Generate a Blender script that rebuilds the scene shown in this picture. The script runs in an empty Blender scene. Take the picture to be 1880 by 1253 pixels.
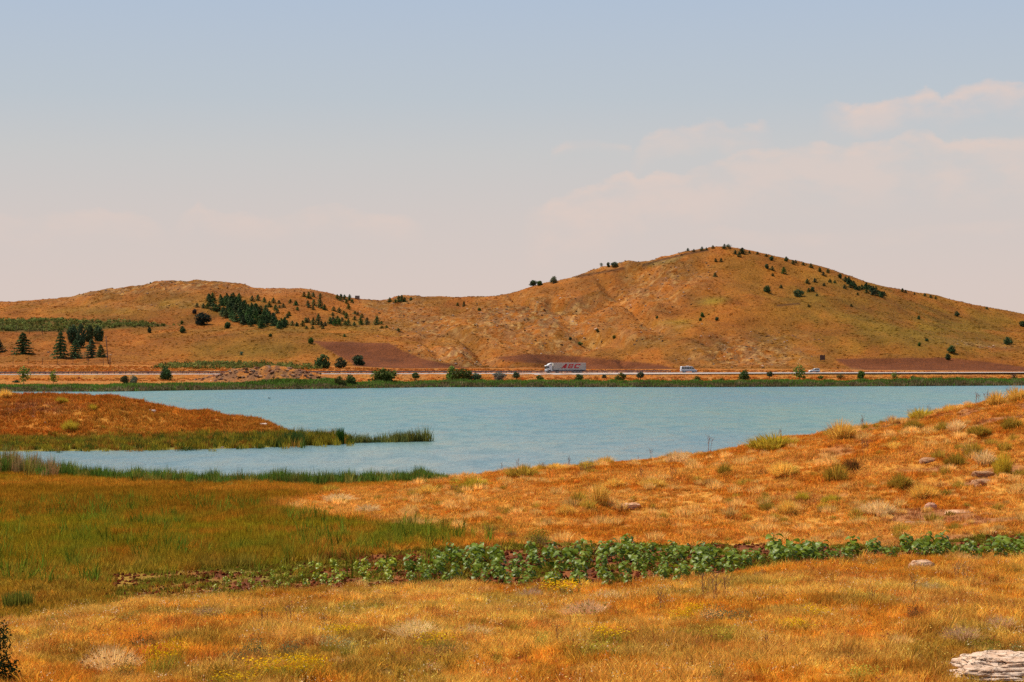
import bpy, math, random
import numpy as np
from mathutils import Vector, Matrix

random.seed(7)
rng = np.random.default_rng(7)

# ------------------------------------------------------------------ camera, sky, sun, exposure
F, CX, YH, CH = 3655.0, 940.0, 655.0, 11.0          # focal length and horizon in pixels of the 1880 px photograph, eye height in m
scene = bpy.context.scene
COL = scene.collection
cam_d = bpy.data.cameras.new('camera')
cam_d.sensor_width = 36.0
cam_d.lens = F / 1880.0 * 36.0
cam_d.clip_start = 0.5
cam_d.clip_end = 12000.0
cam = bpy.data.objects.new('camera', cam_d)
cam.location = (0, 0, CH)
cam.rotation_euler = (math.radians(90) + math.atan((YH - 626.5) / F), 0, 0)
COL.objects.link(cam)
scene.camera = cam

SUN_AZ = math.radians(-58)      # left of the view direction and a little beyond it
SUN_EL = math.radians(58)
sd = bpy.data.lights.new('sun', 'SUN')
sd.energy = 4.6
sd.angle = math.radians(0.6)
sd.color = (1.0, 0.93, 0.82)
sun = bpy.data.objects.new('sun', sd)
sdir = Vector((math.sin(SUN_AZ) * math.cos(SUN_EL), math.cos(SUN_AZ) * math.cos(SUN_EL), math.sin(SUN_EL)))
sun.rotation_euler = (-sdir).to_track_quat('-Z', 'Y').to_euler()
sun.location = (-60, 40, 120)
COL.objects.link(sun)

scene.view_settings.view_transform = 'Standard'
scene.view_settings.look = 'None'
scene.view_settings.exposure = 0.0
scene.view_settings.gamma = 1.0
scene.view_settings.use_curve_mapping = False
scene.render.engine = 'CYCLES'
scene.cycles.max_bounces = 5
scene.cycles.diffuse_bounces = 3
scene.cycles.glossy_bounces = 2
scene.cycles.transmission_bounces = 2
scene.cycles.transparent_max_bounces = 4
scene.cycles.use_denoising = False
scene.cycles.sample_clamp_direct = 3.0
scene.cycles.sample_clamp_indirect = 2.0


class NT:
    """tiny helper to write node graphs"""
    def __init__(self, tree):
        self.t = tree
        self.n = tree.nodes
        self.l = tree.links

    def node(self, kind, **kw):
        nd = self.n.new(kind)
        for k, v in kw.items():
            setattr(nd, k, v)
        return nd

    def put(self, sock, v):
        if hasattr(v, 'is_output'):
            self.l.new(v, sock)
        else:
            if isinstance(v, (tuple, list)) and len(v) == 3 and sock.type == 'RGBA':
                v = (*v, 1)
            sock.default_value = v

    def m(self, op, a, b=0.0, c=0.0, clamp=False):
        nd = self.node('ShaderNodeMath', operation=op, use_clamp=clamp)
        self.put(nd.inputs[0], a); self.put(nd.inputs[1], b)
        if len(nd.inputs) > 2:
            self.put(nd.inputs[2], c)
        return nd.outputs[0]

    def smooth(self, v, a, b, lo=0.0, hi=1.0):
        nd = self.node('ShaderNodeMapRange', interpolation_type='SMOOTHSTEP')
        for i, x in enumerate((v, a, b, lo, hi)):
            self.put(nd.inputs[i], x)
        return nd.outputs[0]

    def mix(self, f, a, b, mode='MIX'):
        nd = self.node('ShaderNodeMix', data_type='RGBA', blend_type=mode)
        self.put(nd.inputs[0], f); self.put(nd.inputs[6], a); self.put(nd.inputs[7], b)
        return nd.outputs[2]

    def noise(self, vec, scale, detail=4.0, rough=0.55, dims='3D'):
        nd = self.node('ShaderNodeTexNoise', noise_dimensions=dims)
        if vec is not None:
            self.l.new(vec, nd.inputs['Vector'])
        nd.inputs['Scale'].default_value = scale
        nd.inputs['Detail'].default_value = detail
        nd.inputs['Roughness'].default_value = rough
        return nd.outputs['Fac']

    def ramp(self, fac, stops):
        nd = self.node('ShaderNodeValToRGB')
        e = nd.color_ramp.elements
        while len(e) < len(stops):
            e.new(0.5)
        for i, (p, c) in enumerate(stops):
            e[i].position = p
        for i, (p, c) in enumerate(stops):
            e[i].color = (c, c, c, 1) if isinstance(c, float) else (*c, 1)
        self.put(nd.inputs[0], fac)
        return nd.outputs['Color']


def srgb(r, g, b):
    return tuple(((c / 255) / 12.92 if c / 255 <= .04045 else ((c / 255 + .055) / 1.055) ** 2.4) for c in (r, g, b))


world = bpy.data.worlds.new('World')
scene.world = world
world.use_nodes = True
w = NT(world.node_tree)
for nd in list(w.n):
    w.n.remove(nd)
out = w.node('ShaderNodeOutputWorld')
sky = w.node('ShaderNodeTexSky', sky_type='NISHITA', sun_disc=False, sun_elevation=SUN_EL, sun_rotation=SUN_AZ)
sky.dust_density = 2.5
bg1 = w.node('ShaderNodeBackground'); bg1.inputs[1].default_value = 0.11
w.l.new(sky.outputs[0], bg1.inputs[0])
tc = w.node('ShaderNodeTexCoord')
sep = w.node('ShaderNodeSeparateXYZ')
w.l.new(tc.outputs['Generated'], sep.inputs[0])
sx, sy, sz = sep.outputs
el = w.m('MULTIPLY', w.m('ARCSINE', sz), 57.29578)                       # elevation in degrees
az = w.m('MULTIPLY', w.m('ARCTAN2', sx, sy), 57.29578)                   # degrees right of the view axis
PXD = 57.29578 / F
grad = w.ramp(w.m('DIVIDE', el, 20.0, clamp=True), [
    (0.0, srgb(217, 199, 190)), (0.10, srgb(215, 200, 193)), (0.20, srgb(209, 200, 196)), (0.29, srgb(200, 200, 200)),
    (0.37, srgb(188, 197, 205)), (0.52, srgb(176, 192, 212)), (0.75, srgb(160, 182, 210)), (1.0, srgb(148, 174, 206))])
# cloud banks: (outline in degrees of azimuth / elevation, depth, strength)
comb = w.node('ShaderNodeCombineXYZ')
w.l.new(az, comb.inputs[0]); w.l.new(w.m('MULTIPLY', el, 1.9), comb.inputs[1])
nz1 = w.noise(comb.outputs[0], 1.9, 7.0, 0.6)
nz2 = w.noise(comb.outputs[0], 0.55, 4.0, 0.55)


def bank(pts, depth, strength, rim, bump=14.0):
    p = [((x - CX) * PXD, (YH - y) * PXD) for x, y in pts]
    a0, a1 = p[0][0] - .25, p[-1][0] + .25
    st = [(0.0, 0.0)] + [((a - a0) / (a1 - a0), e / 12.0) for a, e in p] + [(1.0, 0.0)]
    f = w.m('DIVIDE', w.m('SUBTRACT', az, a0), a1 - a0, clamp=True)
    top = w.m('MULTIPLY', w.ramp(f, st), 12.0)
    d = w.m('DIVIDE', w.m('SUBTRACT', w.m('ADD', top, w.m('MULTIPLY', w.m('SUBTRACT', nz1, 0.55), bump * PXD * 2)), el), PXD)
    body = w.m('MULTIPLY', w.smooth(d, -4, 14), w.smooth(d, depth * .35, depth, 1.0, 0.0))
    edge = w.m('MULTIPLY', w.smooth(d, -2, 6), w.smooth(d, 8, 28, 1.0, 0.0))
    wob = w.smooth(nz2, 0.33, 0.62, 0.25, 1.0)
    wdt = min(1.1, (a1 - a0) * .17)
    ends = w.m('MULTIPLY', w.smooth(az, a0 + .1, a0 + wdt), w.smooth(az, a1 - wdt, a1 - .1, 1.0, 0.0))
    wob = w.m('MULTIPLY', wob, ends)
    return w.m('MULTIPLY', w.m('ADD', w.m('MULTIPLY', body, strength), w.m('MULTIPLY', edge, rim)), wob)


banks = [
    bank([(1500, 203), (1530, 190), (1560, 200), (1610, 193), (1650, 185), (1690, 172), (1718, 186), (1742, 176), (1800, 160), (1850, 166), (1890, 176), (1980, 200), (2060, 230)], 75, .75, .35),
    bank([(1730, 178), (1760, 170), (1800, 160), (1850, 165), (1890, 176), (1960, 195)], 16, .5, .55, 8),
    bank([(960, 385), (1050, 350), (1105, 335), (1150, 308), (1172, 326), (1200, 312), (1250, 320), (1300, 300), (1360, 275), (1450, 270), (1510, 262), (1540, 273), (1620, 262), (1662, 242), (1700, 248), (1722, 266), (1830, 262), (1900, 266), (2100, 300)], 150, .62, .3),
    bank([(1158, 285), (1182, 250), (1210, 236), (1262, 234), (1312, 219), (1338, 234), (1400, 224), (1418, 236)], 70, .5, .22),
    bank([(1012, 272), (1040, 260), (1095, 258), (1160, 268)], 17, .45, .25, 6),
    bank([(318, 415), (340, 395), (368, 370), (386, 386), (420, 390), (520, 398), (548, 385), (622, 373), (660, 387), (700, 393), (752, 396), (780, 410)], 60, .38, .2),
    bank([(-200, 400), (0, 398), (80, 405), (130, 392), (200, 386), (280, 400), (320, 425)], 70, .32, .12),
    bank([(1180, 425), (1300, 410), (1400, 425), (1560, 430), (1700, 415), (1880, 405)], 40, .22, .08),
]
cm = banks[0]
for b in banks[1:]:
    cm = w.m('MAXIMUM', cm, b)
cloud_mix = w.mix(w.m('MULTIPLY', cm, 0.64, clamp=True), grad, srgb(233, 206, 192))
bg2 = w.node('ShaderNodeBackground'); w.l.new(cloud_mix, bg2.inputs[0]); bg2.inputs[1].default_value = 1.0
mx = w.node('ShaderNodeMixShader')
w.l.new(w.smooth(el, 9.0, 38.0), mx.inputs[0])
w.l.new(bg2.outputs[0], mx.inputs[1]); w.l.new(bg1.outputs[0], mx.inputs[2])
w.l.new(mx.outputs[0], out.inputs[0])

# ------------------------------------------------------------------ noise in numpy
def _hash(ix, iy, seed):
    n = (ix.astype(np.int64) * 374761393 + iy.astype(np.int64) * 668265263 + seed * 974711) & 0x7fffffff
    n = ((n ^ (n >> 13)) * 1274126177) & 0x7fffffff
    n = (n ^ (n >> 16)) & 0xffff
    return n / 65535.0


def vnoise(x, y, seed=0):
    ix, iy = np.floor(x), np.floor(y)
    fx, fy = x - ix, y - iy
    fx = fx * fx * fx * (fx * (fx * 6 - 15) + 10); fy = fy * fy * fy * (fy * (fy * 6 - 15) + 10)
    a = _hash(ix, iy, seed); b = _hash(ix + 1, iy, seed); c = _hash(ix, iy + 1, seed); d = _hash(ix + 1, iy + 1, seed)
    return (a * (1 - fx) + b * fx) * (1 - fy) + (c * (1 - fx) + d * fx) * fy


def fbm(x, y, octv=4, seed=0, gain=0.5):
    s, a, t = 0.0, 1.0, 0.0
    for k in range(octv):
        th = 0.6 * k
        xr = x * math.cos(th) - y * math.sin(th); yr = x * math.sin(th) + y * math.cos(th)
        s = s + a * vnoise(xr * 2 ** k + 17.3 * k, yr * 2 ** k - 9.1 * k, seed + k)
        t += a; a *= gain
    return s / t


def ss(v, a, b):
    t = np.clip((v - a) / (b - a), 0, 1)
    return t * t * (3 - 2 * t)


# ------------------------------------------------------------------ terrain: profile lines across the place
def pchip1(xs, ys, q):
    xs = np.asarray(xs, float); ys = np.asarray(ys, float)
    h = np.diff(xs); d = np.diff(ys) / h
    m = np.zeros_like(ys)
    for i in range(1, len(xs) - 1):
        if d[i - 1] * d[i] > 0:
            m[i] = 2 * d[i - 1] * d[i] / (d[i - 1] + d[i])
    q = np.clip(q, xs[0], xs[-1])
    k = np.clip(np.searchsorted(xs, q) - 1, 0, len(xs) - 2)
    t = (q - xs[k]) / h[k]
    return ((1 + 2 * t) * (1 - t) ** 2 * ys[k] + t * (1 - t) ** 2 * h[k] * m[k] + t * t * (3 - 2 * t) * ys[k + 1] + t * t * (t - 1) * h[k] * m[k + 1])


PT = np.arange(-1000, 2901, 4.0)
LY, LZ = [], []


def line(pts):
    """pts: (bearing px, distance Y, ('y', image row) or height)"""
    xs = [p[0] for p in pts]; Ys = [p[1] for p in pts]
    zs = [(CH - (p[2][1] - YH) / F * p[1]) if isinstance(p[2], tuple) else p[2] for p in pts]
    if len(xs) == 1:
        LY.append(np.full_like(PT, Ys[0])); LZ.append(np.full_like(PT, zs[0]))
    else:
        LY.append(pchip1(xs, Ys, PT)); LZ.append(pchip1(xs, zs, PT))


def y_(v):
    return ('y', v)


line([(0, 2, 9.4)])
line([(0, 25, 5.2)])
line([(0, 50, 2.25), (1880, 50, 2.3)])
line([(0, 64, 1.95), (300, 64, 2.0), (800, 62, 2.1), (1400, 63, 2.25), (1880, 63, 2.3)])
line([(0, 79, .55), (300, 84, .85), (700, 86, .95), (1000, 86, 1.0), (1300, 88, 1.2), (1500, 90, 1.45), (1880, 92, 1.65)])
line([(0, 96, .6), (500, 97, .8), (800, 104, .9), (1000, 105, 1.0), (1300, 104, 1.15), (1600, 101, 1.4), (1880, 103, 1.75)])
line([(0, 130, .35), (400, 130, .4), (600, 130, .7), (800, 125, .95), (1000, 125, 1.6), (1300, 125, 1.95), (1600, 125, 2.6), (1880, 125, 3.7), (2300, 125, 5.5)])
line([(0, 160, .25), (300, 152, .3), (420, 150, .35), (600, 148, .55), (800, 148, .95), (1000, 145, 1.9), (1300, 145, 2.8), (1600, 145, 4.6), (1880, 145, 6.4), (2300, 145, 9)])
line([(-400, 188, .15), (0, 182, .15), (300, 169, .15), (600, 166, .2), (760, 168, .45), (830, 170, y_(880)), (950, 170, y_(866)), (1050, 170, y_(860)),
      (1150, 170, y_(853)), (1250, 170, y_(841)), (1350, 170, y_(828)), (1450, 170, y_(812)), (1550, 170, y_(797)), (1650, 170, y_(781)), (1750, 170, y_(757)), (1880, 170, y_(724)), (2300, 170, 14)])
line([(-400, 197, -.3), (0, 190, -.3), (300, 176, -.3), (600, 173, -.3), (900, 186, -.2), (1300, 200, -.2), (1880, 216, -.2)])
line([(-400, 214, -.9), (0, 212, -.9), (600, 212, -1.6), (1300, 250, -2), (1880, 270, -2)])
line([(-400, 228, -.2), (0, 230, -.05), (300, 234, -.05), (500, 241, -.05), (640, 250, -.05), (690, 254, -.3), (780, 258, -.45), (830, 262, -1.6), (1880, 300, -2)])
line([(-400, 244, .9), (0, 246, .9), (300, 247, .9), (500, 252, .55), (620, 256, .2), (680, 260, -.4), (780, 264, -.6), (830, 268, -1.8), (1880, 310, -2)])
line([(-600, 282, 7.5), (-200, 276, 6.5), (0, 275, y_(727)), (60, 275, y_(729)), (120, 275, y_(729)), (200, 275, y_(731)), (240, 275, y_(738)), (300, 275, y_(751)), (340, 275, y_(758)), (380, 275, y_(759)), (420, 275, y_(768)),
      (460, 274, y_(771)), (490, 273, y_(779)), (515, 272, y_(790)), (560, 271, .5), (640, 271, -.1), (700, 275, -1), (900, 290, -2), (1880, 330, -2)])
line([(-600, 305, 2), (0, 303, -.6), (500, 297, -.8), (640, 290, -1.2), (900, 310, -2), (1880, 350, -2)])
line([(0, 450, -2.5)])
shore_px = [-400, 0, 200, 400, 600, 800, 1000, 1300, 1500, 1700, 1880, 2300]
shore_y = [719, 719, 719, 716, 714, 711, 711, 711, 710, 709, 708, 707]
shoreY = [CH * F / (v - YH) for v in shore_y]
line([(p, Y - 16, -1.0) for p, Y in zip(shore_px, shoreY)])
line([(p, Y, .02) for p, Y in zip(shore_px, shoreY)])
line([(p, Y + 10, .5) for p, Y in zip(shore_px, shoreY)])
road_px = [-500, 0, 500, 1040, 1500, 1880, 2400]
road_Y = [725, 740, 765, 800, 823, 843, 875]
line([(p, Y - 12, 2.9) for p, Y in zip(road_px, road_Y)])
line([(p, Y - 8, 4.25) for p, Y in zip(road_px, road_Y)])
line([(p, Y + 9, 4.3) for p, Y in zip(road_px, road_Y)])
line([(p, Y + 25, 4.7) for p, Y in zip(road_px, road_Y)])
line([(-400, 895, y_(664)), (0, 900, y_(664)), (300, 900, y_(664)), (600, 900, y_(664)), (760, 900, y_(672)), (900, 900, y_(670)), (1100, 900, y_(673)), (1300, 900, y_(670)), (1600, 900, y_(670)), (1880, 905, y_(673))])
line([(-400, 960, y_(640)), (0, 960, y_(640)), (200, 960, y_(640)), (400, 960, y_(634)), (600, 960, y_(630)), (760, 960, y_(642)), (850, 960, y_(640)), (900, 960, y_(648)), (1100, 960, y_(652)), (1300, 960, y_(634)), (1500, 960, y_(636)), (1700, 960, y_(642)), (1880, 960, y_(650))])
line([(-400, 1050, y_(600)), (0, 1050, y_(601)), (200, 1050, y_(603)), (400, 1050, y_(601)), (550, 1050, y_(599)), (700, 1050, y_(607)), (850, 1050, y_(604)), (1000, 1050, y_(607)), (1150, 1050, y_(592)), (1300, 1050, y_(575)), (1500, 1050, y_(583)), (1700, 1050, y_(608)), (1880, 1050, y_(626))])
line([(-400, 1150, y_(588)), (0, 1150, y_(576)), (200, 1150, y_(568)), (400, 1150, y_(555)), (550, 1150, y_(558)), (700, 1150, y_(576)), (850, 1150, y_(570)), (1000, 1150, y_(557)), (1150, 1150, y_(528)), (1300, 1150, y_(508)), (1500, 1150, y_(530)), (1700, 1150, y_(575)), (1880, 1150, y_(603))])
crest = [(-500, 600), (-200, 572), (0, 555), (100, 547), (200, 532), (300, 520), (380, 517), (440, 521), (470, 528), (540, 529), (600, 538), (660, 550), (705, 553), (740, 546), (780, 544), (830, 548), (880, 545), (940, 538),
         (980, 524), (1020, 516), (1060, 504), (1110, 489), (1160, 480), (1190, 479), (1220, 468), (1280, 459), (1320, 454), (1360, 459), (1430, 472), (1500, 490), (1560, 511), (1620, 528), (1700, 542), (1760, 557), (1820, 568), (1880, 578), (2000, 600), (2400, 638)]
line([(p, 1245, y_(v)) for p, v in crest])
line([(p, 1400, (CH - (v - YH) / F * 1245) * .62) for p, v in crest])
line([(0, 1750, 2.0)])
line([(0, 7500, 2.0)])
LY = np.array(LY); LZ = np.array(LZ)
LY = np.maximum.accumulate(LY + np.arange(len(LY))[:, None] * 1e-3, axis=0)
NK = len(LY)


def _profile(X, Y):
    Yc = np.maximum(Y, 2.01)
    px = np.clip(CX + F * X / np.maximum(Yc, 12), PT[0], PT[-1] - 1)
    fi = (px - PT[0]) / 4.0
    i = fi.astype(int); t = fi - i
    A = LY[:, i] * (1 - t) + LY[:, i + 1] * t
    Z = LZ[:, i] * (1 - t) + LZ[:, i + 1] * t
    k = np.clip((Yc[None, :] >= A).sum(0) - 1, 0, NK - 2)
    n = np.arange(len(X))

    def sec(j):
        j0 = np.clip(j, 0, NK - 2)
        return (Z[j0 + 1, n] - Z[j0, n]) / np.maximum(A[j0 + 1, n] - A[j0, n], 1e-3)

    def slope(j):
        a = sec(j - 1); b = sec(j)
        s = np.where(a * b > 0, 2 * a * b / np.where(np.abs(a + b) < 1e-9, 1e-9, a + b), 0.0)
        return np.where((j <= 0) | (j >= NK - 1), 0.0, s)
    h = np.maximum(A[k + 1, n] - A[k, n], 1e-3)
    u = np.clip((Yc - A[k, n]) / h, 0, 1)
    m0, m1 = slope(k), slope(k + 1)
    return ((1 + 2 * u) * (1 - u) ** 2 * Z[k, n] + u * (1 - u) ** 2 * h * m0 + u * u * (3 - 2 * u) * Z[k + 1, n] + u * u * (u - 1) * h * m1), px


def rocky(px, X, Y):
    """0..1: how stony the ground is, in patches of the far hills"""
    r = np.zeros_like(X)
    z0 = CH  # image row is found from distance alone closely enough for a soft patch
    for cx, cY, rx, rY, s in [(980, 1090, 150, 90, 1.0), (850, 940, 85, 40, 1.0), (800, 1080, 110, 80, .6), (1200, 1150, 90, 70, .75), (1370, 940, 100, 42, 1.0), (1180, 1020, 70, 40, .5),
                              (300, 1215, 260, 32, .8), (1120, 1235, 120, 18, .6), (1800, 1000, 70, 22, .6), (280, 1140, 90, 16, .5), (1430, 1000, 60, 20, .4), (730, 1190, 60, 50, .8), (140, 920, 60, 18, .4)]:
        d = ((px - cx) / rx) ** 2 + ((Y - cY) / rY) ** 2
        r = np.maximum(r, s * np.exp(-d * 1.1))
    return np.clip(r * (0.55 + 0.9 * fbm(X / 14, Y / 22, 3, 41)), 0, 1)


def mound(px, Y):
    """the stony knoll between the lake and the road"""
    c = np.interp(px, [325, 360, 395, 430, 470, 510, 550, 585, 612, 640], [0, .18, .45, .8, .95, 1, .88, .62, .25, 0])
    cy = 703.0
    return 6.3 * c * np.exp(-((Y - cy) / np.where(Y < cy, 13, 16)) ** 2)


def height(X, Y):
    X = np.atleast_1d(np.asarray(X, float)); Y = np.atleast_1d(np.asarray(Y, float))
    out_ = np.empty(len(X))
    for s in range(0, len(X), 60000):
        x, y = X[s:s + 60000], Y[s:s + 60000]
        z, px = _profile(x, y)
        far = ss(y, 862, 930) * (1 - ss(y, 1500, 1700))
        near = 1 - ss(y, 330, 360)
        ry = rocky(px, x, y)
        rd = 1 - np.abs(2 * fbm(x / 16 + .12 * y / 16, y / 24, 4, 5) - 1)
        z = z + far * (7.5 * (fbm(x / 70, y / 90, 3, 11) - .5) * np.where(y < 1300, 1 - .6 * ss(y, 1180, 1240), 1)
                       + 2.4 * (fbm(x / 14, y / 18, 3, 12) - .5) + ry * 4.5 * (rd - .8) + ry * 2.0 * (vnoise(x / 2.2, y / 3.4, 3) - .5))
        gl = 1 - np.abs(2 * fbm(x / 26 + y / 160, y / 120, 2, 31) - 1)
        z = z - far * 9.0 * np.clip(gl - .62, 0, 1) * 2.2 * np.exp(-((px - 1040) / 230) ** 2) * (1 - ss(y, 1170, 1235))
        m_ = mound(px, y)
        z = z + m_ * (1 + .10 * (fbm(x / 3, y / 5, 3, 8) - .5) * 3)
        land = ss(z, .3, 1.2)
        z = z + near * land * (.42 * (1 - np.abs(2 * fbm(x / 3.4, y / 3.0, 2, 24) - 1) - .6) * ss(y, 104, 120) + .85 * (fbm(x / 9, y / 9, 3, 21) - .5) * ss(y, 100, 118) + .28 * (fbm(x / 1.7, y / 1.7, 3, 22) - .5))
        marsh = near * (1 - land) * ss(z, -.3, .1)
        z = z + marsh * .08 * (fbm(x / 1.5, y / 1.5, 2, 23) - .5)
        out_[s:s + 60000] = z
    return out_


def bearing(X, Y):
    return CX + F * X / np.maximum(Y, 12)


def row_of(Y, Z):
    return YH + (CH - Z) * F / np.maximum(Y, 12)


_Yq = np.concatenate([np.arange(48, 345, .25), np.arange(600, 1260, 1.0)])


def ground(px, y, ymin=48, ymax=1260):
    """the point of the terrain seen at this bearing and image row"""
    Yq = _Yq[(_Yq >= ymin) & (_Yq <= ymax)]
    X = (px - CX) / F * Yq
    z = height(X, Yq)
    rows = row_of(Yq, z)
    hit = np.nonzero(rows <= y)[0]
    i = hit[0] if len(hit) else int(np.argmin(rows))
    return float(X[i]), float(Yq[i]), float(z[i])


# ------------------------------------------------------------------ colour of the ground and of what grows on it
def poly_mask(px, py, pts, soft=3.0):
    pts = np.array(pts, float)
    inside = np.zeros(px.shape, bool); dist = np.full(px.shape, 1e9)
    j = len(pts) - 1
    for i in range(len(pts)):
        x1, y1 = pts[j]; x2, y2 = pts[i]
        c = ((y2 > py) != (y1 > py)) & (px < (x1 - x2) * (py - y2) / (y1 - y2 + 1e-9) + x2)
        inside ^= c
        dx, dy = x2 - x1, y2 - y1
        t = np.clip(((px - x1) * dx + (py - y1) * dy) / (dx * dx + dy * dy), 0, 1)
        dist = np.minimum(dist, np.hypot(px - x1 - t * dx, py - y1 - t * dy))
        j = i
    return ss(np.where(inside, dist, -dist), -soft, soft)


PLOUGH = [[(572, 626), (650, 629), (718, 631), (742, 645), (780, 660), (850, 674), (905, 681), (905, 684), (668, 684), (640, 664)],
          [(912, 657), (960, 651), (1010, 651), (1080, 656), (1150, 663), (1215, 670), (1262, 684), (940, 684), (850, 684), (890, 676), (1000, 676), (1000, 668), (930, 664)],
          [(1532, 660), (1600, 658), (1740, 657), (1800, 663), (1900, 677), (1900, 684), (1575, 684)]]
VINES = [[(-200, 588), (120, 588), (240, 591), (330, 599), (240, 602), (110, 610), (-200, 607)],
         [(270, 684), (290, 673), (350, 669), (480, 669), (590, 675), (625, 684)]]
MARSH_EDGE_Y = [700, 880, 896, 912, 935, 958, 978, 1000, 1012, 1300]
MARSH_EDGE_X = [830, 815, 700, 560, 520, 640, 860, 920, 930, 930]


def C(r, g, b):
    return np.array([r, g, b])


def ground_colour(X, Y, Z=None):
    if Z is None:
        Z = height(X, Y)
    px = bearing(X, Y); py = row_of(Y, Z)
    n1 = fbm(X / 5, Y / 7, 4, 61)[:, None]; n2 = fbm(X / 1.3, Y / 1.6, 3, 62)[:, None]; n3 = fbm(X / 16, Y / 26, 4, 63)[:, None]; n4 = fbm(X / 45, Y / 60, 3, 64)[:, None]
    # dry foreground slope
    c = C(.63, .285, .032) * (1 - ss(n1, .35, .65)) + C(.72, .41, .075) * ss(n1, .35, .65)
    c = c * (1 - .6 * ss(n2, .55, .75)) + C(.42, .13, .03) * .6 * ss(n2, .55, .75)
    gr = ss(fbm(X / 3.2, Y / 4.5, 3, 66), .56, .70)[:, None]
    c = c * (1 - .55 * gr) + C(.30, .23, .04) * .55 * gr
    # right-hand hill behind the crop
    hill = C(.53, .205, .024) * (1 - ss(n1, .4, .65)) + C(.60, .285, .05) * ss(n1, .4, .65)
    hill = hill * (1 - .5 * ss(n2, .5, .72)) + C(.42, .13, .018) * .5 * ss(n2, .5, .72)
    bare = ss(fbm(X / 4.5, Y / 3.2, 3, 71), .60, .72)[:, None] * ss(px, 1350, 1650)[:, None]
    hill = hill * (1 - .7 * bare) + C(.30, .12, .06) * .7 * bare
    f_far = ss(Y, 101, 106)[:, None]
    f_nearedge = np.interp(px, [0, 300, 700, 1000, 1300, 1500, 1880], [77, 82, 86.5, 86, 88, 91, 93])
    f_faredge = np.interp(px, [0, 500, 800, 1000, 1300, 1600, 1880], [92, 97, 104.5, 105, 104, 100, 103])
    jit = 2.5 * (fbm(X / 2.5, Y / 2.5, 3, 72) - .5)
    infield = (ss(Y + jit, f_nearedge - .3, f_nearedge + .5) * (1 - ss(Y + jit, f_faredge - .5, f_faredge + .8)))[:, None]
    c = c * (1 - ss(Y, f_faredge - 2, f_faredge + 2)[:, None]) + hill * ss(Y, f_faredge - 2, f_faredge + 2)[:, None]
    # marsh on the left
    edge = np.interp(py, MARSH_EDGE_Y, MARSH_EDGE_X)
    mz = ((1 - ss(px + 60 * (n1[:, 0] - .5), edge - 45, edge + 25)) * (1 - ss(Y, 222, 226)) * ss(Y + jit, f_nearedge - .3, f_nearedge + .6))[:, None]
    r = py + 26 * (fbm(X / 8, Y / 14, 3, 73) - .5)
    band = lambda a, b: (ss(r, a - 7, a + 7) * (1 - ss(r, b - 7, b + 7)))[:, None]
    g = np.zeros_like(c) + C(.30, .19, .012)
    g = g * (1 - band(955, 1010)) + C(.29, .21, .012) * band(955, 1010)
    br = ss(fbm(X / 3.5, Y / 6, 3, 74), .45, .62)[:, None]
    g = g * (1 - .7 * br) + C(.44, .17, .015) * .7 * br
    g = g * (1 - band(888, 955) * .8) + C(.32, .145, .012) * band(888, 955) * .8
    g = g * (1 - band(884, 902) * .65) + C(.52, .23, .025) * band(884, 902) * .65
    right = ss(px, 380, 620)[:, None] * (1 - band(800, 888))
    g = g * (1 - .55 * right * br) + C(.55, .24, .03) * .55 * right * br
    g = g * (1 - band(1035, 1150) * .5) + C(.34, .20, .03) * band(1035, 1150) * .5
    c = c * (1 - mz) + g * mz
    # green weedy hollows at the foot of the hill
    for gx, gy, rx, ry, s in [(760, 968, 75, 13, .85), (700, 990, 90, 10, .6), (900, 968, 40, 9, .5), (985, 992, 28, 10, .7), (560, 1015, 160, 12, .5), (420, 1045, 160, 14, .55)]:
        k = (s * np.exp(-(((px - gx) / rx) ** 2 + ((py - gy) / ry) ** 2)))[:, None] * (ss(n2, .25, .55) * .5 + .5)
        c = c * (1 - k) + C(.16, .17, .02) * k
    # crop soil
    soil = C(.15, .042, .014) * (1 - ss(n2, .4, .6)) + C(.26, .08, .022) * ss(n2, .4, .6)
    wd = ss(fbm(X / 1.2, Y / 1.6, 3, 75) + .03 * (1 - ss(px, 500, 800)), .47, .58)[:, None]
    soil = soil * (1 - .75 * wd) + C(.25, .20, .025) * .75 * wd
    sk = infield * (1 - .85 * (1 - ss(px, 200, 420))[:, None])
    c = c * (1 - sk) + soil * sk
    # peninsula
    pz = (ss(Y, 224, 228) * (1 - ss(Y, 330, 345)))[:, None]
    p = C(.58, .235, .030) * (1 - ss(n1, .35, .65)) + C(.46, .16, .02) * ss(n1, .35, .65)
    p = p * (1 - .55 * ss(n3, .5, .68)) + C(.44, .20, .03) * .55 * ss(n3, .5, .68)
    bare = (np.exp(-(((px - 60) / 90) ** 2 + ((py - 752) / 14) ** 2)))[:, None] * ss(n2, .4, .6)
    p = p * (1 - .6 * bare) + C(.28, .12, .07) * .6 * bare
    wet = (1 - ss(Z + .3 * (n1[:, 0] - .5), .55, 1.25))[:, None]
    p = p * (1 - wet) + (C(.20, .19, .03) * (1 - .5 * n1) + C(.28, .17, .04) * .5 * n1) * wet
    c = c * (1 - pz) + p * pz
    # far bank
    fb = ss(Y, 400, 420)[:, None]
    b = C(.46, .15, .022) * (1 - ss(n1, .4, .62)) + C(.44, .18, .035) * ss(n1, .4, .62)
    b = b * (1 - .5 * ss(n3, .5, .66)) + C(.40, .15, .04) * .5 * ss(n3, .5, .66)
    kn = (np.clip(mound(px, Y) / 3.0, 0, 1))[:, None] * ss(fbm(X / 2.5, Y / 5, 3, 76), .36, .54)[:, None]
    b = b * (1 - .85 * kn) + C(.17, .085, .045) * .85 * kn
    wetb = (1 - ss(Z, .35, 1.0))[:, None]
    b = b * (1 - wetb) + C(.12, .14, .03) * wetb
    c = c * (1 - fb) + b * fb
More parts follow.
